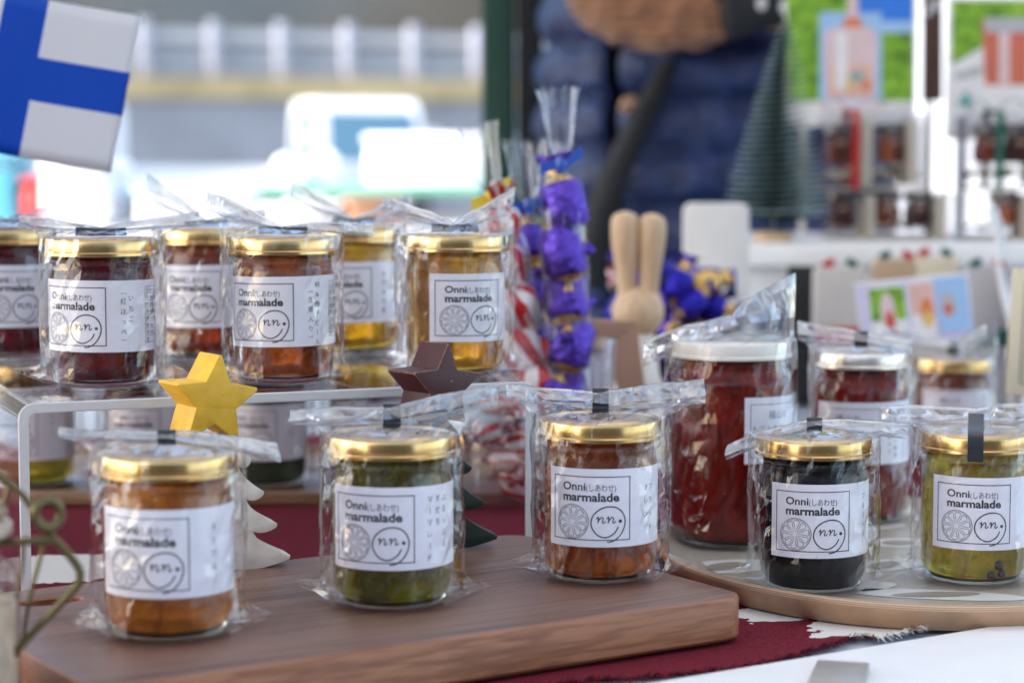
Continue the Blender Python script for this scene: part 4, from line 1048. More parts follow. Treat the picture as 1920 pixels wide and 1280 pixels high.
# ================================================================== wooden rabbit, frame, white plaque
YR = 1.78; rb = thing('wooden_rabbit', 'turned wooden rabbit figure with two long ears', 'figurine', (xat(1197, YR), YR, .003))
hz = aty(1197, 585, YR).z - .003; hr_ = .0225
mesh('head', *lathe([(hr_ * sin(pi * i / 20), hz - hr_ * cos(pi * i / 20)) for i in range(21)], 32, closed_ends=False), M['beech'], rb, True)
for px, topy, lean in ((1172, 395, -.035), (1222, 399, .05)):
    ez = aty(px, topy, YR).z - .003 - hz; prof = [(.0085, .012), (.0090, .03), (.0112, .05), (.0125, .065), (.0118, ez - .008), (.008, ez - .0025), (0, ez)]
    prof = [(r_, z_) for r_, z_ in [(p.x, p.y) for p in spline([(a, b, 0) for a, b in prof], 4)]]
    e = mesh('ear', *lathe([(max(0, a), b) for a, b in prof], 24, closed_ends=False), M['beech'], rb, True); e.location = (xat(px, YR) - xat(1197, YR) - lean * .02 * 0 - lean * .07, 0, hz); e.rotation_euler = (0, lean, 0)
mesh('body', *lathe([(0, 0), (.024, 0), (.026, .003), (.0255, .02), (.019, .07), (.014, hz - hr_ + .004), (0, hz - hr_ + .006)], 32, closed_ends=False), M['whitepaint'], rb, True)
YW = 1.69; fr = thing('picture_frame', 'plain brown board frame standing in front of the rabbit', 'frame', (xat(1150, YW), YW, .003)); o_ = fr.location
def fpx(px, py): p = aty(px, py, YW) - o_; return (p.x, p.z)
outer = [fpx(1000, 600), fpx(1193, 600), fpx(1226, 860), fpx(1000, 860)]; inner = [fpx(1030, 652), fpx(1146, 652), fpx(1172, 830), fpx(1030, 830)]
for i, nm in enumerate(('top_rail', 'side_rail', 'bottom_rail', 'side_rail')):
    q = [outer[i], outer[(i + 1) % 4], inner[(i + 1) % 4], inner[i]]
    o = prism(nm, q, -.006, .006, M['kraft'], fr, .0006); o.rotation_euler = (pi / 2, 0, 0)
bt = aty(1113, 862, YW).z
box('foot', (-.01, .012, (outer[2][1]) / 2), (.085, .03, max(.004, outer[2][1])), M['kraft'], fr, .001)
YP = 2.12; wp = thing('white_plaque', 'blank white rounded plaque standing behind the sweets', 'plaque', (xat(1342, YP), YP, .002))
q = [(-.033, .012), (.036, .012), (.033, aty(1340, 384, YP).z), (-.0335, aty(1340, 384, YP).z)]
o = prism('panel', rounded(q, [.002, .002, .009, .009], 6), -.006, .006, M['whiteplastic'], wp, .0015); o.rotation_euler = (pi / 2, 0, 0)
box('foot', (0, 0, .0065), (.08, .05, .013), M['whiteplastic'], wp, .002)

# ================================================================== the gift display: white bench, brush tree, boxes, posters
ZB = .168; YD = 2.32
bench = thing('display_bench', 'long white display bench carrying the gift boxes and the small tree', 'bench', (xat(1400, YD), YD, .001))
box('bench_top', (.44, .17, ZB - .001 - .012), (.94, .42, .024), M['white'], bench, .003)
box('front_panel', (.44, .005, ZB - .026 - .026), (.93, .012, .050), M['white'], bench, .001)
for x in (.01, .88): box('side', (x, .20, (ZB - .027) / 2), (.014, .32, ZB - .027), M['white'], bench, .001)
# bottle-brush tree
bt_ = thing('bottle_brush_tree', 'dark green bottle brush tree with frosted bristle tips', 'tree', (xat(1450, YD + .03), YD + .03, ZB)); HT = aty(1470, 50, YD + .03).z - ZB
mesh('base', *lathe([(0, 0), (.022, 0), (.022, .008), (.019, .012), (0, .012)], 24, closed_ends=False), M['beech'], bt_, True)
tube('stem', [(0, 0, .01), (0.006, 0, HT * .5), (.012, 0, HT - .004)], .0016, steel, bt_)
rn = random.Random(4); bristle = plain('green_bristle', (.012, .062, .048), .6, .3, 80); frost = plain('frosted_bristle', (.46, .58, .58), .7, .2, 80)
vs = []; fs = []; fm = []
for i in range(26000):
    z = rn.uniform(.018, HT); tz = (z - .018) / (HT - .018); a = z * 520 + rn.uniform(-.5, .5); a = rn.uniform(0, 2 * pi)
    z = round(z / .0072) * .0072 + (a / (2 * pi)) * .0072
    rr = (.054 * (1 - tz) ** .85 + .004) * rn.uniform(.86, 1.03); c = Vector((cos(a), sin(a), 0)); p = Vector((.012 * tz, 0, z))
    e = p + c * rr + Vector((0, 0, rr * .18)); ph_ = rn.uniform(0, pi); wv = (Vector((-sin(a), cos(a), 0)) * cos(ph_) + Vector((0, 0, 1)) * sin(ph_)) * .00062; m_ = p.lerp(e, rn.uniform(.62, .92))
    q = len(vs); vs += [p - wv * .6, p + wv * .6, m_ + wv, m_ - wv, e + wv, e - wv, ]; fs += [(q, q + 1, q + 2, q + 3), (q + 3, q + 2, q + 4, q + 5)]; fm += [0, 1]
o = mesh('bristles', vs, fs, None, bt_, mats=[bristle, frost], fmat=fm); o['kind'] = 'stuff'
# gift boxes with jars in them
shred = plain('paper_shred', (.66, .58, .45), .8, .25, 120, .6); redrib = plain('red_ribbon', (.50, .015, .02), .35, .1, 40); greenrib = plain('green_ribbon', (.01, .10, .07), .4, .1, 40)
divider = plain('cream_divider', (.70, .62, .50), .7, .06)
def giftbox(label, x0, x1, Y, z0, h, dep, jars, ribbon_m, rx=.5):
    g = thing('gift_box', label, 'gift box', ((x0 + x1) / 2, Y, z0)); W = x1 - x0
    th = .0006
    box('box_front', (0, -dep / 2, h / 2), (W, th, h - .002), M['pvc'], g); box('box_back', (0, dep / 2, h / 2), (W, th, h - .002), M['pvc'], g)
    for s in (-1, 1): box('box_side', (s * W / 2, 0, h / 2), (th, dep - .002, h - .002), M['pvc'], g)
    box('box_top', (0, 0, h), (W, dep, th), M['pvc'], g); box('box_base', (0, 0, .002), (W - .001, dep - .001, .003), divider, g)
    vs = []; fs = []; n = 24; m_ = 8
    for j in range(m_ + 1):
        for i in range(n + 1):
            x = (-.5 + i / n) * (W - .006); y = (-.5 + j / m_) * (dep - .006); vs.append((x, y, .006 + h * .14 * (1 + .9 * noise.noise((x * 70, y * 70, Y)))))
    for j in range(m_):
        for i in range(n): a = j * (n + 1) + i; fs.append((a, a + 1, a + n + 2, a + n + 1))
    o = mesh('shredded_paper', vs, fs, shred, g, True); o['kind'] = 'stuff'
    if ribbon_m:
        xr = (-.5 + rx) * W
        ribbon('ribbon', [(-dep / 2 - .001, .001), (-dep / 2 - .001, h * .5), (-dep / 2 - .0012, h + .0012), (0, h + .0015), (dep / 2 + .001, h + .0012), (dep / 2 + .001, .002)], .009, ribbon_m, g, xr)
        rv = [(-.5 * W - .001, h * .5), (0, 0)]
        for s in (-1, 1):
            pts = spline([(xr, -.005, h + .002), (xr + s * .018, -.008, h + .016), (xr + s * .036, -.004, h + .012), (xr + s * .022, 0, h + .003), (xr, 0, h + .002)], 5)
            vs = []; fs = []
            for p in pts: vs += [p + Vector((0, -.004, 0)), p + Vector((0, .004, 0))]
            for i in range(len(pts) - 1): fs.append((2 * i, 2 * i + 1, 2 * i + 3, 2 * i + 2))
            o = mesh('bow_loop', vs, fs, ribbon_m, g); o.modifiers.new('thickness', 'SOLIDIFY').thickness = .0006
    for kind, fx in jars:
        if kind == 'd': box('divider', ((-.5 + fx) * W, -.004, h * .5), (.012, dep * .8, h * .86), divider, g, .001)
    return g
SJ = jar_meshes(.0165, .046, .0172, 'small'); lidm = goldmat('dark_lid', (.12, .11, .11), .35)
def small_jar(x, Y, z, jm, lb, sc_=1.0):
    t = thing('small_jar', lb, 'jar', (x, Y, z), 0, 'small jars in the gift boxes'); t.scale = (sc_,) * 3
    link('glass_body', SJ[0], t); fv, ff = lathe(SJ[2], 32, closed_ends=False); mesh('filling', fv, ff, jm, t, True); link('lid', lid_mesh(SJ[3], 'small', lidm), t)
    vs = []; fs = []
    for i in range(9):
        a = -.5 + i / 8; vs += [(.0168 * sin(a * .7), -.0168 * cos(a * .7), .024), (.0168 * sin(a * .7), -.0168 * cos(a * .7), .029)]
    for i in range(8): fs.append((2 * i, 2 * i + 2, 2 * i + 3, 2 * i + 1))
    mesh('label', vs, fs, M['kraft'], t); return t
YG = YD + .12
def gx(px): return xat(px, YG)
h1 = (455 - 366) * YG / F; h2 = (362 - 222) * YG / F; zl = ZB + .0008
giftbox('clear gift box of small jars with cream dividers, under the red ribbon box', gx(1540), gx(1768), YG, zl, h1, .07, [('d', .36), ('d', .93)], None)
giftbox('clear gift box tied with red ribbon on top of another box', gx(1536), gx(1724), YG, zl + h1 + .001, h2, .07, [('d', .42), ('d', .86)], redrib, .30)
giftbox('clear gift box of small jars standing below the green ribbon box', gx(1796), gx(2010), YG + .004, zl, h1, .07, [('d', .55)], None)
giftbox('clear gift box tied with green ribbon on top of another box', gx(1800), gx(2010), YG + .004, zl + h1 + .001, h2, .07, [('d', .62)], greenrib, .28)
for px, k, row, dz in ((1575, 'plum', 0, 0), (1660, 'rust', 0, 0), (1718, 'plum', 0, 0), (1570, 'rust', 1, .016), (1668, 'kaki', 1, .016), (1880, 'kaki', 0, 0), (1905, 'plum', 1, .016), (1850, 'rust', 1, .016)):
    small_jar(gx(px), YG - .004 + (.004 if px > 1790 else 0), zl + (h1 + .001 if row else 0) + .010 + dz, J[k], 'small dark lidded jar of %s jam %s' % (dict(plum='plum', rust='rust red', kaki='brown')[k], 'in the red ribbon box' if row and px < 1790 else 'in the green ribbon box' if row else 'in the box under the green ribbon box' if px > 1790 else 'in the box under the red ribbon box'), 1.0 if not row else 1.12)
# posters on thin boards behind the boxes
def flatmat(name, col, rough=.5): return plain(name, col, rough, .06, 30)
pm = {k: flatmat('print_' + k, c) for k, c in dict(green=(.16, .36, .02), lgreen=(.30, .50, .05), dgreen=(.07, .12, .015), blue=(.03, .20, .75), white=(.80, .79, .82), peach=(.74, .46, .40), orange=(.72, .20, .07), pink=(.72, .55, .58), teal=(.15, .42, .42), red=(.58, .08, .05), brown=(.10, .045, .025), sky=(.35, .55, .85), grey=(.45, .46, .50), yellow=(.75, .55, .15), lav=(.62, .60, .80), tomato=(.60, .15, .10)).items()}
m_, nt_, p_, o__ = newmat('print_foliage'); n_ = noise_node(nt_, 55, 5, coord(nt_), .7)
nt_.links.new(ramp(nt_, n_.outputs[0], [(.33, (.04, .10, .01)), (.48, (.15, .34, .02)), (.62, (.30, .55, .04)), (.72, (.42, .55, .10))]), p_.inputs['Base Color']); setp(p_, rough=.5); pm['green'] = m_
def poster(name, label, Y, frame, shapes, cat='poster', back=.003, foot=None):
    x0, y0, x1, y1 = frame; c = aty((x0 + x1) / 2, y1, Y); p = thing(name, label, cat, c)
    def P2(px, py): q = aty(px, py, Y) - c; return (q.x, q.z)
    a = P2(x0, y1); b = P2(x1, y0)
    o = box('sheet', ((a[0] + b[0]) / 2, 0, (a[1] + b[1]) / 2), (b[0] - a[0], back, b[1] - a[1]), pm['white'], p, .0004)
    if foot is not None:
        for s in ((.15, .85) if b[0] - a[0] > .05 else (.5,)):
            xx = a[0] + (b[0] - a[0]) * s; hh = c.z - foot
            box('stand_leg', (xx, .004, -hh / 2 + .01), (.008, .004, hh + .02), M['silver'], p, .0008)
    for i, (mat, pts) in enumerate(shapes):
        q = [P2(x, y) for x, y in pts]
        mesh('printed_area', [(x, -back / 2 - .0004 * (1 + i * .35), z) for x, z in q], [tuple(range(len(q)))], pm[mat], p)
    return p
def el(cx, cy, rx, ry, n=20): return [(cx + rx * cos(2 * pi * i / n), cy - ry * sin(2 * pi * i / n)) for i in range(n)]
def rc(x0, y0, x1, y1): return [(x0, y1), (x1, y1), (x1, y0), (x0, y0)]
YPO = YD + .235
poster('poster', 'poster of a pink juice pouch before a green orchard and blue sky', YPO, (1470, -190, 1722, 236), [('green', rc(1474, -180, 1712, 190)), ('blue', rc(1600, -180, 1712, 48)), ('sky', rc(1600, 40, 1712, 62)), ('white', rc(1500, 190, 1712, 196)), ('sky', rc(1536, 24, 1652, 190)),
        ('pink', [(1548, 186), (1640, 186), (1644, 70), (1632, 52), (1556, 52), (1544, 70)]), ('peach', [(1552, 182), (1634, 182), (1632, 120), (1556, 120)]), ('white', rc(1566, 60, 1588, 170)), ('orange', [(1578, 52), (1618, 52), (1612, 34), (1584, 34)]), ('pink', rc(1588, -20, 1608, 34)), ('teal', el(1606, 143, 13, 8)), ('yellow', rc(1586, 150, 1600, 168)), ('orange', rc(1616, 152, 1630, 170))], foot=ZB)
poster('poster', 'poster of a glass of tomato juice on a white cloth before green leaves', YPO, (1772, -6, 2010, 262), [('green', rc(1784, 2, 2000, 120)), ('white', [(1784, 236), (2000, 236), (2000, 96), (1850, 84), (1784, 122)]), ('grey', [(1788, 138), (1842, 124), (1842, 140), (1792, 152)]), ('tomato', [(1846, 160), (1940, 160), (1948, 40), (1840, 40)]), ('pink', rc(1872, 44, 1892, 158)), ('grey', rc(1846, 34, 1944, 62)), ('teal', [(1792, 200), (1828, 200), (1810, 168)]), ('peach', rc(1784, 258, 2000, 262))], foot=ZB)
poster('hanging_banner', 'narrow dark brown banner hanging between the two posters', YPO + .05, (1728, -190, 1768, 190), [('brown', rc(1729, -188, 1767, 189)), ('white', el(1752, 10, 8, 10)), ('white', el(1740, 24, 6, 7))], 'banner', foot=ZB)
# leaflet, cream card, cloth pouches, black holder, curved stand
YL = 1.98
lf = poster('leaflet', 'three-panel printed leaflet leaning in front of the gift bench', YL, (1615, 520, 1830, 644), [('lav', rc(1618, 524, 1826, 640)), ('white', rc(1638, 530, 1708, 636)), ('green', rc(1640, 534, 1706, 596)), ('pink', el(1672, 580, 14, 36)), ('red', el(1674, 600, 9, 22)), ('white', rc(1714, 528, 1760, 632)), ('peach', rc(1716, 532, 1758, 590)), ('orange', el(1745, 588, 12, 28)), ('yellow', el(1745, 600, 8, 16)), ('sky', rc(1766, 526, 1824, 628)), ('grey', el(1786, 575, 14, 24)), ('tomato', el(1784, 585, 9, 12))], 'leaflet', foot=.001)
lf.rotation_euler = (R(-8), R(-5.5), 0)
YC = 1.60
cc = poster('price_card', 'cream card with a thin dark double border at the edge of the tray', YC, (1886, 506, 2060, 742), [], 'card', .006, foot=.001); cc.rotation_euler = (0, R(2.2), 0)
cc.children[0].data.materials[0] = M['cream']
w_ = (2060 - 1886) * YC / F; h_ = (742 - 506) * YC / F; k = Ink()
for d, wd in ((9, .7), (12, .35)):
    a = w_ * 500 - d; b = h_ * 1000
    k.line([(-a, d), (a, d)], wd); k.line([(-a, b - d), (a, b - d)], wd); k.line([(-a, d), (-a, b - d)], wd); k.line([(a, d), (a, b - d)], wd)
mesh('card_print', [(u / 1000, -.0036, v / 1000) for u, v in k.v], k.f, M['ink'], cc)
for i, (px, py, Y, w2, h2_, mt, lb) in enumerate([(1575, 560, 2.16, .055, .085, 'pink', 'small printed cloth pouch standing beside the leaflet'), (1680, 545, 2.2, .05, .075, 'peach', 'brown paper packet with red trim in front of the bench'), (1752, 540, 2.2, .05, .075, 'yellow', 'cream paper packet behind the leaflet'), (1850, 560, 2.12, .045, .07, 'grey', 'grey packet with a red and green bow beside the leaflet')]):
    t = thing('packet', lb, 'packet', (xat(px, Y), Y, .002)); zt = aty(px, py - 60, Y).z - .002
    box('pouch', (0, 0, zt / 2), (w2, .02, zt), flatmat('packet_%d' % i, [(.55, .50, .46), (.48, .34, .22), (.66, .58, .44), (.42, .40, .42)][i], .8), t, .005)
    o = box('band', (0, -.0108, zt * .52), (w2 * 1.0, .002, zt * .12), greenrib if i % 2 else redrib, t, .0006)
    for s in (-1, 1): b_ = box('bow', (s * .012, -.004, zt + .004), (.013, .006, .008), redrib if (s < 0) == (i % 2 == 0) else greenrib, t, .002); b_.rotation_euler = (0, s * .5, 0)
bh = thing('card_holder', 'black card holder standing in front of the bench', 'holder', (xat(1520, 2.2), 2.2, .002))
box('backboard', (0, .012, .073), (.045, .004, .146), blackpole, bh, .001); box('front_lip', (0, -.012, .03), (.045, .004, .06), blackpole, bh, .001); box('base', (0, 0, .003), (.05, .03, .006), blackpole, bh, .001)
YS = 2.14
pts = spline([aty(1838, 390, YS), aty(1850, 440, YS), aty(1858, 520, YS - .02), aty(1880, 610, YS - .05), aty(1930, 690, YS - .06)], 6); vs = []; fs = []
cst = pts[-1].copy(); cst.z = .002
cs = thing('curved_stand', 'curved white sheet stand with a bent top beside the leaflet', 'stand', cst)
for p in pts: q = p - cst; vs += [q + Vector((-.0, -.03, 0)), q + Vector((.022, .03, 0))]
for i in range(len(pts) - 1): fs.append((2 * i, 2 * i + 1, 2 * i + 3, 2 * i + 2))
o = mesh('bent_panel', vs, fs, M['whiteplastic'], cs, True); o.modifiers.new('thickness', 'SOLIDIFY').thickness = .003
q = pts[-1] - cst
box('foot', (q.x + .01, q.y, q.z / 2), (.05, .07, max(.004, q.z)), M['whiteplastic'], cs, .001)

# ================================================================== neighbouring stall and bright things in the open
YN = 6.2
nbt = thing('trestle_table', 'sunlit trestle table with a mint green cloth beyond the tent', 'table', (xat(560, YN), YN + .3, GZ))
mint = plain('mint_cloth', (.22, .50, .36), .8, .1, 6)
zN = aty(600, 345, YN).z - GZ
box('table_top', (-.25, 0, zN - .02), (2.6, .8, .03), mint, nbt, .004)
for s in (-1, 1):
    for y in (-.3, .3): box('leg', (-.25 + s * 1.15, y, (zN - .035) / 2), (.04, .04, zN - .035), M['silver'], nbt, .004)
def nbox(name, label, cat, px0, py0, px1, py1, Y, mat, rz=0, dep=.3, bev=.02, lidm_=None, group=None):
    a = aty(px0, py1, Y); b = aty(px1, py0, Y); t = thing(name, label, cat, ((a.x + b.x) / 2, Y + dep / 2, a.z), rz, group)
    h = b.z - a.z; w3 = b.x - a.x
    box('box_body', (0, 0, h * .41), (w3 * .97, dep, h * .82), mat, t, bev); box('box_lid', (0, 0, h * .912), (w3, dep * 1.03, h * .174), lidm_ or mat, t, bev * .6); return t
zpy = 310 + (ZC - (zN + GZ)) * F / YN
nbox('foam_box', 'large white foam box with lid on the mint green table', 'box', 690, 252, 968, zpy + 6, YN, M['foam'], R(-8), .3)
t = thing('plastic_bag', 'white knotted plastic bag lying on the mint green table', 'bag', aty(575, zpy, YN + .15)); t.scale = (.72, .72, .62)
vs, fs = lathe([(.10 * sin(pi * i / 16) ** .7, .10 * (1 - cos(pi * i / 16)) / 2) for i in range(17)], 32, closed_ends=False)
def lump(vs, k, s): return [(x * (1 + .3 * noise.noise((x * k + s, y * k, z * k))), y * (1 + .3 * noise.noise((x * k + s, y * k, z * k))), z) for x, y, z in vs]
mesh('bag_body', lump(vs, 14, 1), fs, M['foam'], t, True)
for s, h4 in ((-1, .075), (1, .105)):
    e = mesh('bag_handle', lump([(x * .45, y * .3, z * 1.1) for x, y, z in vs], 20, s), fs, M['foam'], t, True); e.location = (s * .05, 0, h4 * .6); e.rotation_euler = (0, s * .7, 0)
nz = thing('market_counter', 'low sunlit counter of white boxes behind the riser', 'table', (xat(420, 4.6), 4.75, GZ)); zc_ = aty(400, 425, 4.6).z - GZ
box('counter_top', (-.1, 0, zc_ - .02), (1.7, .5, .03), M['white'], nz, .004)
for s in (-1, 1): box('trestle', (-.1 + s * .7, 0, (zc_ - .035) / 2), (.05, .4, zc_ - .035), M['beech'], nz, .004)
nbox('foam_box', 'white foam box on the low counter behind the rust red jar', 'box', 245, 352, 470, 424, 4.6, M['foam'], R(3), .3)
nbox('foam_box', 'small white foam box on the low counter under the flag', 'box', 78, 300, 205, 424, 4.6, M['foam'], R(-4), .25)
nbox('red_crate', 'small red crate on the low counter under the flag', 'crate', 36, 332, 84, 424, 4.62, plain('red_plastic', (.62, .05, .05), .5), 0, .2)
nbox('blue_crate', 'pale blue crate on the low counter behind the flag', 'crate', -60, 285, 30, 424, 4.62, plain('blue_plastic', (.10, .38, .50), .5), 0, .2)
nbox('bread_basket', 'brown basket with pale lid on the low counter behind the yellow jar', 'basket', 640, 372, 760, 424, 4.6, plain('wicker', (.36, .18, .10), .8, .3, 60), R(10), .2, .01)
nbox('foam_box', 'long white foam box on the low counter behind the honey jar', 'box', 480, 385, 632, 424, 4.6, M['foam'], R(2), .25)
ws = thing('tent_side_sheet', 'sunlit white tent side sheet standing in the open behind the posters', 'sheet', (2.05, 9.3, GZ))
box('sheet_panel', (0, 0, 1.2), (1.5, .02, 2.2), M['foam'], ws); 
for s in (-1, 1): box('pole', (s * .77, 0, 1.15), (.03, .03, 2.3), M['silver'], ws)
# ================================================================== the person behind the stall
PX, PY = xat(1335, 2.98), 2.98
person = thing('person', 'person in a quilted navy waistcoat and brown knit sleeves with folded arms', 'person', (PX, PY, GZ), R(-6))
skinm = plain('skin', (.55, .33, .24), .5, .06, 30); skinm.node_tree.nodes['Principled BSDF'].inputs['Subsurface Weight'].default_value = .1
def skin_mesh(name, nodes, edges, mat, sub=2, root=0):
    me = bpy.data.meshes.new(name); me.from_pydata([n[0] for n in nodes], edges, []); o = bpy.data.objects.new(name, me); COL.objects.link(o); o.parent = person
    me.materials.append(mat)
    sk = o.modifiers.new('skin', 'SKIN'); sk.use_smooth_shade = True
    for i, n in enumerate(nodes):
        r = n[1]; me.skin_vertices[0].data[i].radius = r if isinstance(r, tuple) else (r, r)
        me.skin_vertices[0].data[i].use_root = (i == root)
    sb_ = o.modifiers.new('sub', 'SUBSURF'); sb_.levels = sub; sb_.render_levels = sub
    if name == 'sleeve':
        tx = bpy.data.textures.new('folds', 'CLOUDS'); tx.noise_scale = .035; s3 = o.modifiers.new('sub2', 'SUBSURF'); s3.levels = 2; s3.render_levels = 2
        dm = o.modifiers.new('folds', 'DISPLACE'); dm.texture = tx; dm.strength = .028; dm.mid_level = .5
    return o
# local frame: x right (viewer), y away from the camera, z up from the ground; the body faces -y
def loc(px, py, Y):
    p = aty(px, py, Y) - Vector((PX, PY, GZ)); return tuple(Matrix.Rotation(R(6), 3, 'Z') @ p)
EL = loc(1140, -2, 2.80); WR_ = loc(1405, 12, 2.74); HD = loc(1500, -22, 2.76)
EL2 = loc(1560, -10, 2.84); WR2 = loc(1240, -70, 2.76)
nodes = [((0, 0, .90), (.15, .11)), ((0, 0, 1.05), (.135, .10)), ((0, 0, 1.22), (.155, .11)), ((0, 0.01, 1.36), (.10, .08)), ((0, 0.0, 1.43), .052), ((0, -.01, 1.48), .055), ((0, -.015, 1.55), (.072, .088)), ((0, -.01, 1.62), (.074, .09)), ((0, 0, 1.68), (.045, .055)),
         ((-.17, .01, 1.34), .058), (tuple((Vector((-.20, 0, 1.33)) + Vector(EL)) / 2), .045), (EL, .042), (WR_, .030),
         ((.17, .01, 1.34), .058), (tuple((Vector((.20, 0, 1.33)) + Vector(EL2)) / 2), .045), (EL2, .042), (WR2, .030),
         ((-.09, 0, .84), .092), ((-.10, -.01, .48), .062), ((-.10, .02, .10), .042), ((-.10, -.10, .035), .038),
         ((.09, 0, .84), .092), ((.10, -.01, .48), .062), ((.10, .02, .10), .042), ((.10, -.10, .035), .038)]
edges_ = [(0, 1), (1, 2), (2, 3), (3, 4), (4, 5), (5, 6), (6, 7), (7, 8), (3, 9), (9, 10), (10, 11), (11, 12), (3, 13), (13, 14), (14, 15), (15, 16), (0, 17), (17, 18), (18, 19), (19, 20), (0, 21), (21, 22), (22, 23), (23, 24)]
skin_mesh('body', nodes, edges_, skinm)
knit = newmat('brown_knit'); nt = knit[1]; v = coord(nt); wv = nt.nodes.new('ShaderNodeTexWave'); wv.bands_direction = 'Z'; wv.inputs['Scale'].default_value = 26; wv.inputs['Distortion'].default_value = 3.5; nt.links.new(v, wv.inputs['Vector'])
nt.links.new(ramp(nt, wv.outputs['Fac'], [(0.2, (.17, .07, .035)), (0.8, (.40, .19, .10))]), knit[2].inputs['Base Color']); bump(nt, knit[2], wv.outputs['Fac'], .5, .006); setp(knit[2], rough=.95, sheen=.2); knit = knit[0]  # knit bands, darkened further to paint the shade of the sleeve folds
def sleeve(sh, el_, wr, nm='sleeve'):
    sh, el_, wr = Vector(sh), Vector(el_), Vector(wr); n = [(tuple(sh), .066), (tuple((sh + el_) / 2), .060), (tuple(el_ + Vector((0, 0, -.004))), .058), (tuple(el_.lerp(wr, .35) + Vector((0, 0, -.012))), (.060, .066)), (tuple(el_.lerp(wr, .7) + Vector((0, 0, -.008))), .055), (tuple(el_.lerp(wr, .97)), .042)]
    return skin_mesh(nm, n, [(i, i + 1) for i in range(5)], knit)
sleeve((-.19, .01, 1.33), EL, WR_); sleeve((.19, .01, 1.33), EL2, WR2)
# gloves: palm, four fingers and a thumb
glove = plain('black_glove', (.010, .010, .012), .7, .3, 60, .3)
def hand(wr, hd, side):
    wr, hd = Vector(wr), Vector(hd); d = (hd - wr).normalized(); up = Vector((0, 0, 1)); a = d.cross(up).normalized(); b = a.cross(d).normalized()
    n = [(tuple(wr - d * .05), .040), (tuple(wr), .037), (tuple(wr + d * .045), (.024, .042)), (tuple(wr + d * .085), (.020, .044))]; e = [(0, 1), (1, 2), (2, 3)]
    for k, (off, L) in enumerate(((.030, .068), (.011, .078), (-.009, .074), (-.028, .058))):
        p0 = wr + d * .085 + b * off; q = len(n)
        n += [(tuple(p0 + d * .012), .0105), (tuple(p0 + d * L * .55 + a * side * .010), .0100), (tuple(p0 + d * L * .9 + a * side * .032), .0090)]; e += [(3, q), (q, q + 1), (q + 1, q + 2)]
    q = len(n); p0 = wr + d * .03 + b * .035; n += [(tuple(p0), .013), (tuple(p0 + d * .03 + b * .022), .0115), (tuple(p0 + d * .06 + b * .026 + a * side * .012), .0095)]; e += [(2, q), (q, q + 1), (q + 1, q + 2)]
    return skin_mesh('glove', n, e, glove, 2, 1)
g1 = hand(WR_, HD, 1); hand(WR2, Vector(WR2) + (Vector(WR2) - Vector(EL2)), -1)
wm = plain('white_print', (.62, .62, .66), .6)
for (px, py, rx, ry) in ((1428, 6, 9, 13), (1474, 12, 12, 15), (1494, -8, 9, 12)):
    c0 = Vector(loc(px, py, 2.692)); vs = [tuple(c0 + Vector((rx * cos(2 * pi * i / 14) * 2.7 / F, .002 * sin(i), ry * sin(2 * pi * i / 14) * 2.7 / F))) for i in range(14)]
    o = mesh('glove_print', vs, [tuple(range(14))], wm, g1); o.modifiers.new('thickness', 'SOLIDIFY').thickness = .002
# quilted waistcoat, open down the front
navy = newmat('navy_quilted_nylon'); nt = navy[1]; n = noise_node(nt, 26, 4, coord(nt), .6); setp(navy[2], col=(.010, .022, .085), rough=.34, spec=.4); bump(nt, navy[2], n.outputs[0], .9, .02)
nt.links.new(ramp(nt, n.outputs[0], [(.3, (.006, .012, .050)), (.7, (.020, .042, .15))]), navy[2].inputs['Base Color']); navy = navy[0]
vs = []; fs = []; nz, na = 64, 72; a0, a1 = R(-122 - 360 + 2), R(-122 - 3)
for j in range(nz + 1):
    z = .62 + .76 * j / nz; t = j / nz
    wx = .215 + .02 * sin(t * 3.1) - .05 * max(0, t - .8) / .2 * .8; wy = .150 + .012 * sin(t * 3)
    q = abs(sin(pi * (z - .62) / .075)) ** .6 * .030 - .020
    for i in range(na + 1):
        a = a0 + (a1 - a0) * i / na; k = 1 + .05 * noise.noise((cos(a) * 2, sin(a) * 2, z * 6))
        wr_ = .006 * noise.noise((a * 9, z * 24, 1))
        vs.append(((wx * k + q + wr_) * cos(a), (wy * k + q + wr_) * sin(a), z + .008 * noise.noise((a * 4, z * 8, 2))))
for j in range(nz):
    for i in range(na): a = j * (na + 1) + i; fs.append((a, a + 1, a + na + 2, a + na + 1))
vest = mesh('waistcoat', vs, fs, navy, person, True); vest.modifiers.new('thickness', 'SOLIDIFY').thickness = -.012
inner = plain('black_inner', (.010, .010, .012), .8, .2, 30)
iv, if_ = lathe([(.16, .60), (.165, .9), (.155, 1.1), (.17, 1.3), (.10, 1.40), (.062, 1.45)], 40, closed_ends=False)
o = mesh('jumper', [(x * 1.12, y * .78, z) for x, y, z in iv], if_, inner, person, True)
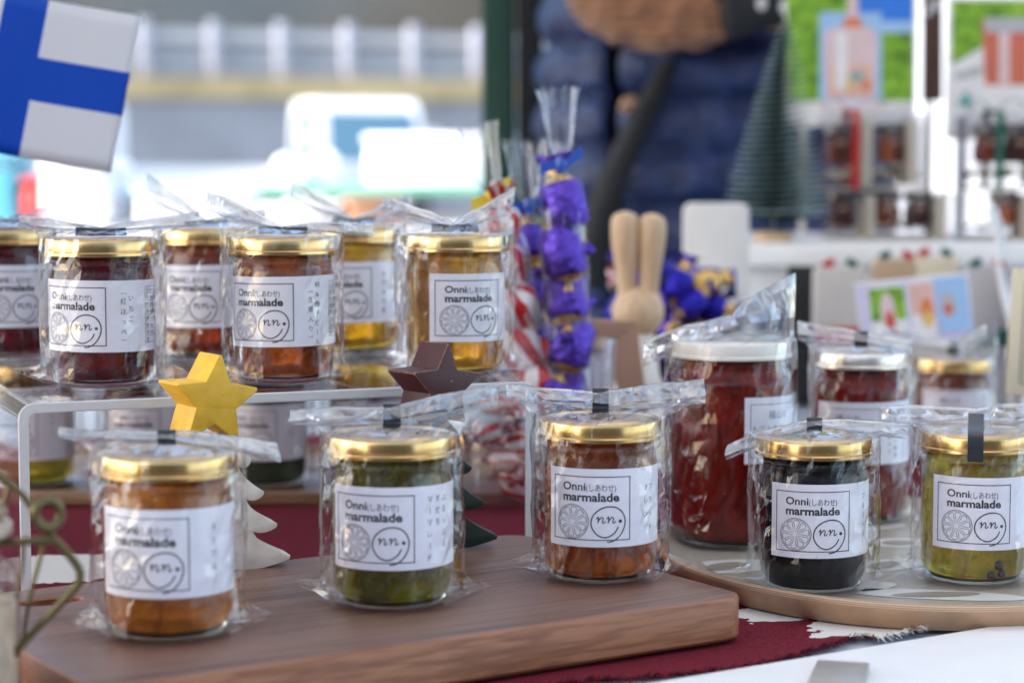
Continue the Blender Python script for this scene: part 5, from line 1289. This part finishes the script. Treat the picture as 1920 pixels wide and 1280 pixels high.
# zip edge, cord and toggle
zp = [loc(1262, 118, 2.815), loc(1225, 180, 2.80), loc(1185, 262, 2.795), loc(1150, 340, 2.795), loc(1122, 430, 2.80), loc(1100, 540, 2.81)]
vs = []; fs = []; sp = spline(zp, 5)
for i, p in enumerate(sp): w5 = .009 + .020 * i / len(sp); vs += [p + Vector((-w5, .004, 0)), p + Vector((0, -.012, 0)), p + Vector((w5 * .8, .004, 0))]
for i in range(len(sp) - 1): fs += [(3 * i, 3 * i + 1, 3 * i + 4, 3 * i + 3), (3 * i + 1, 3 * i + 2, 3 * i + 5, 3 * i + 4)]
o = mesh('strap', vs, fs, inner, person, True); o.modifiers.new('thickness', 'SOLIDIFY').thickness = .006
tg = tube('toggle', [loc(1166, 208, 2.775), loc(1176, 196, 2.77), loc(1190, 184, 2.77)], [.006, .010, .007], plain('toggle_brown', (.32, .17, .10), .4), person, 12)
# trousers, shoes, hair and face
trs = plain('dark_trousers', (.03, .032, .04), .8, .2, 40)
skin_mesh('trousers', [((0, 0, .92), (.165, .125)), ((0, 0, .84), (.15, .12)), ((-.095, 0, .74), .105), ((-.10, -.01, .48), .082), ((-.10, .02, .12), .072), ((.095, 0, .74), .105), ((.10, -.01, .48), .082), ((.10, .02, .12), .072)], [(0, 1), (1, 2), (2, 3), (3, 4), (1, 5), (5, 6), (6, 7)], trs)
for s in (-1, 1): skin_mesh('shoe', [((s * .10, .05, .045), (.045, .045)), ((s * .10, -.05, .042), (.047, .042)), ((s * .10, -.15, .034), (.040, .034))], [(0, 1), (1, 2)], dark)
hair = plain('dark_hair', (.02, .014, .010), .5, .3, 60, .3)
vs, fs = lathe([(.088 * sin(pi * i / 24), 1.60 + .108 * cos(pi * i / 24)) for i in range(0, 15)], 36, closed_ends=False)
vs = [(x, y * 1.12 + .012, z) for x, y, z in vs if True]; fs = [f for f in fs if not all(vs[i][1] < -.035 and vs[i][2] < 1.645 for i in f)]
o = mesh('hair', vs, fs, hair, person, True); o.modifiers.new('thickness', 'SOLIDIFY').thickness = .01
mesh('nose', *lathe([(0, .022), (.006, .016), (.011, .004), (.011, -.002), (0, -.006)], 14, closed_ends=False), skinm, person, True).location = (0, -.104, 1.565)
for s in (-1, 1):
    e = mesh('eye', *lathe([(.008 * sin(pi * i / 10), .008 * cos(pi * i / 10)) for i in range(11)], 14, closed_ends=False), dark, person, True); e.location = (s * .030, -.090, 1.592)
    e = mesh('ear', *lathe([(.016 * sin(pi * i / 10), .026 * cos(pi * i / 10)) for i in range(11)], 14, closed_ends=False), skinm, person, True); e.location = (s * .076, 0, 1.575); e.scale = (.4, .8, 1)
box('mouth', (0, -.094, 1.520), (.040, .006, .008), plain('lips', (.45, .18, .15), .5), person, .002)
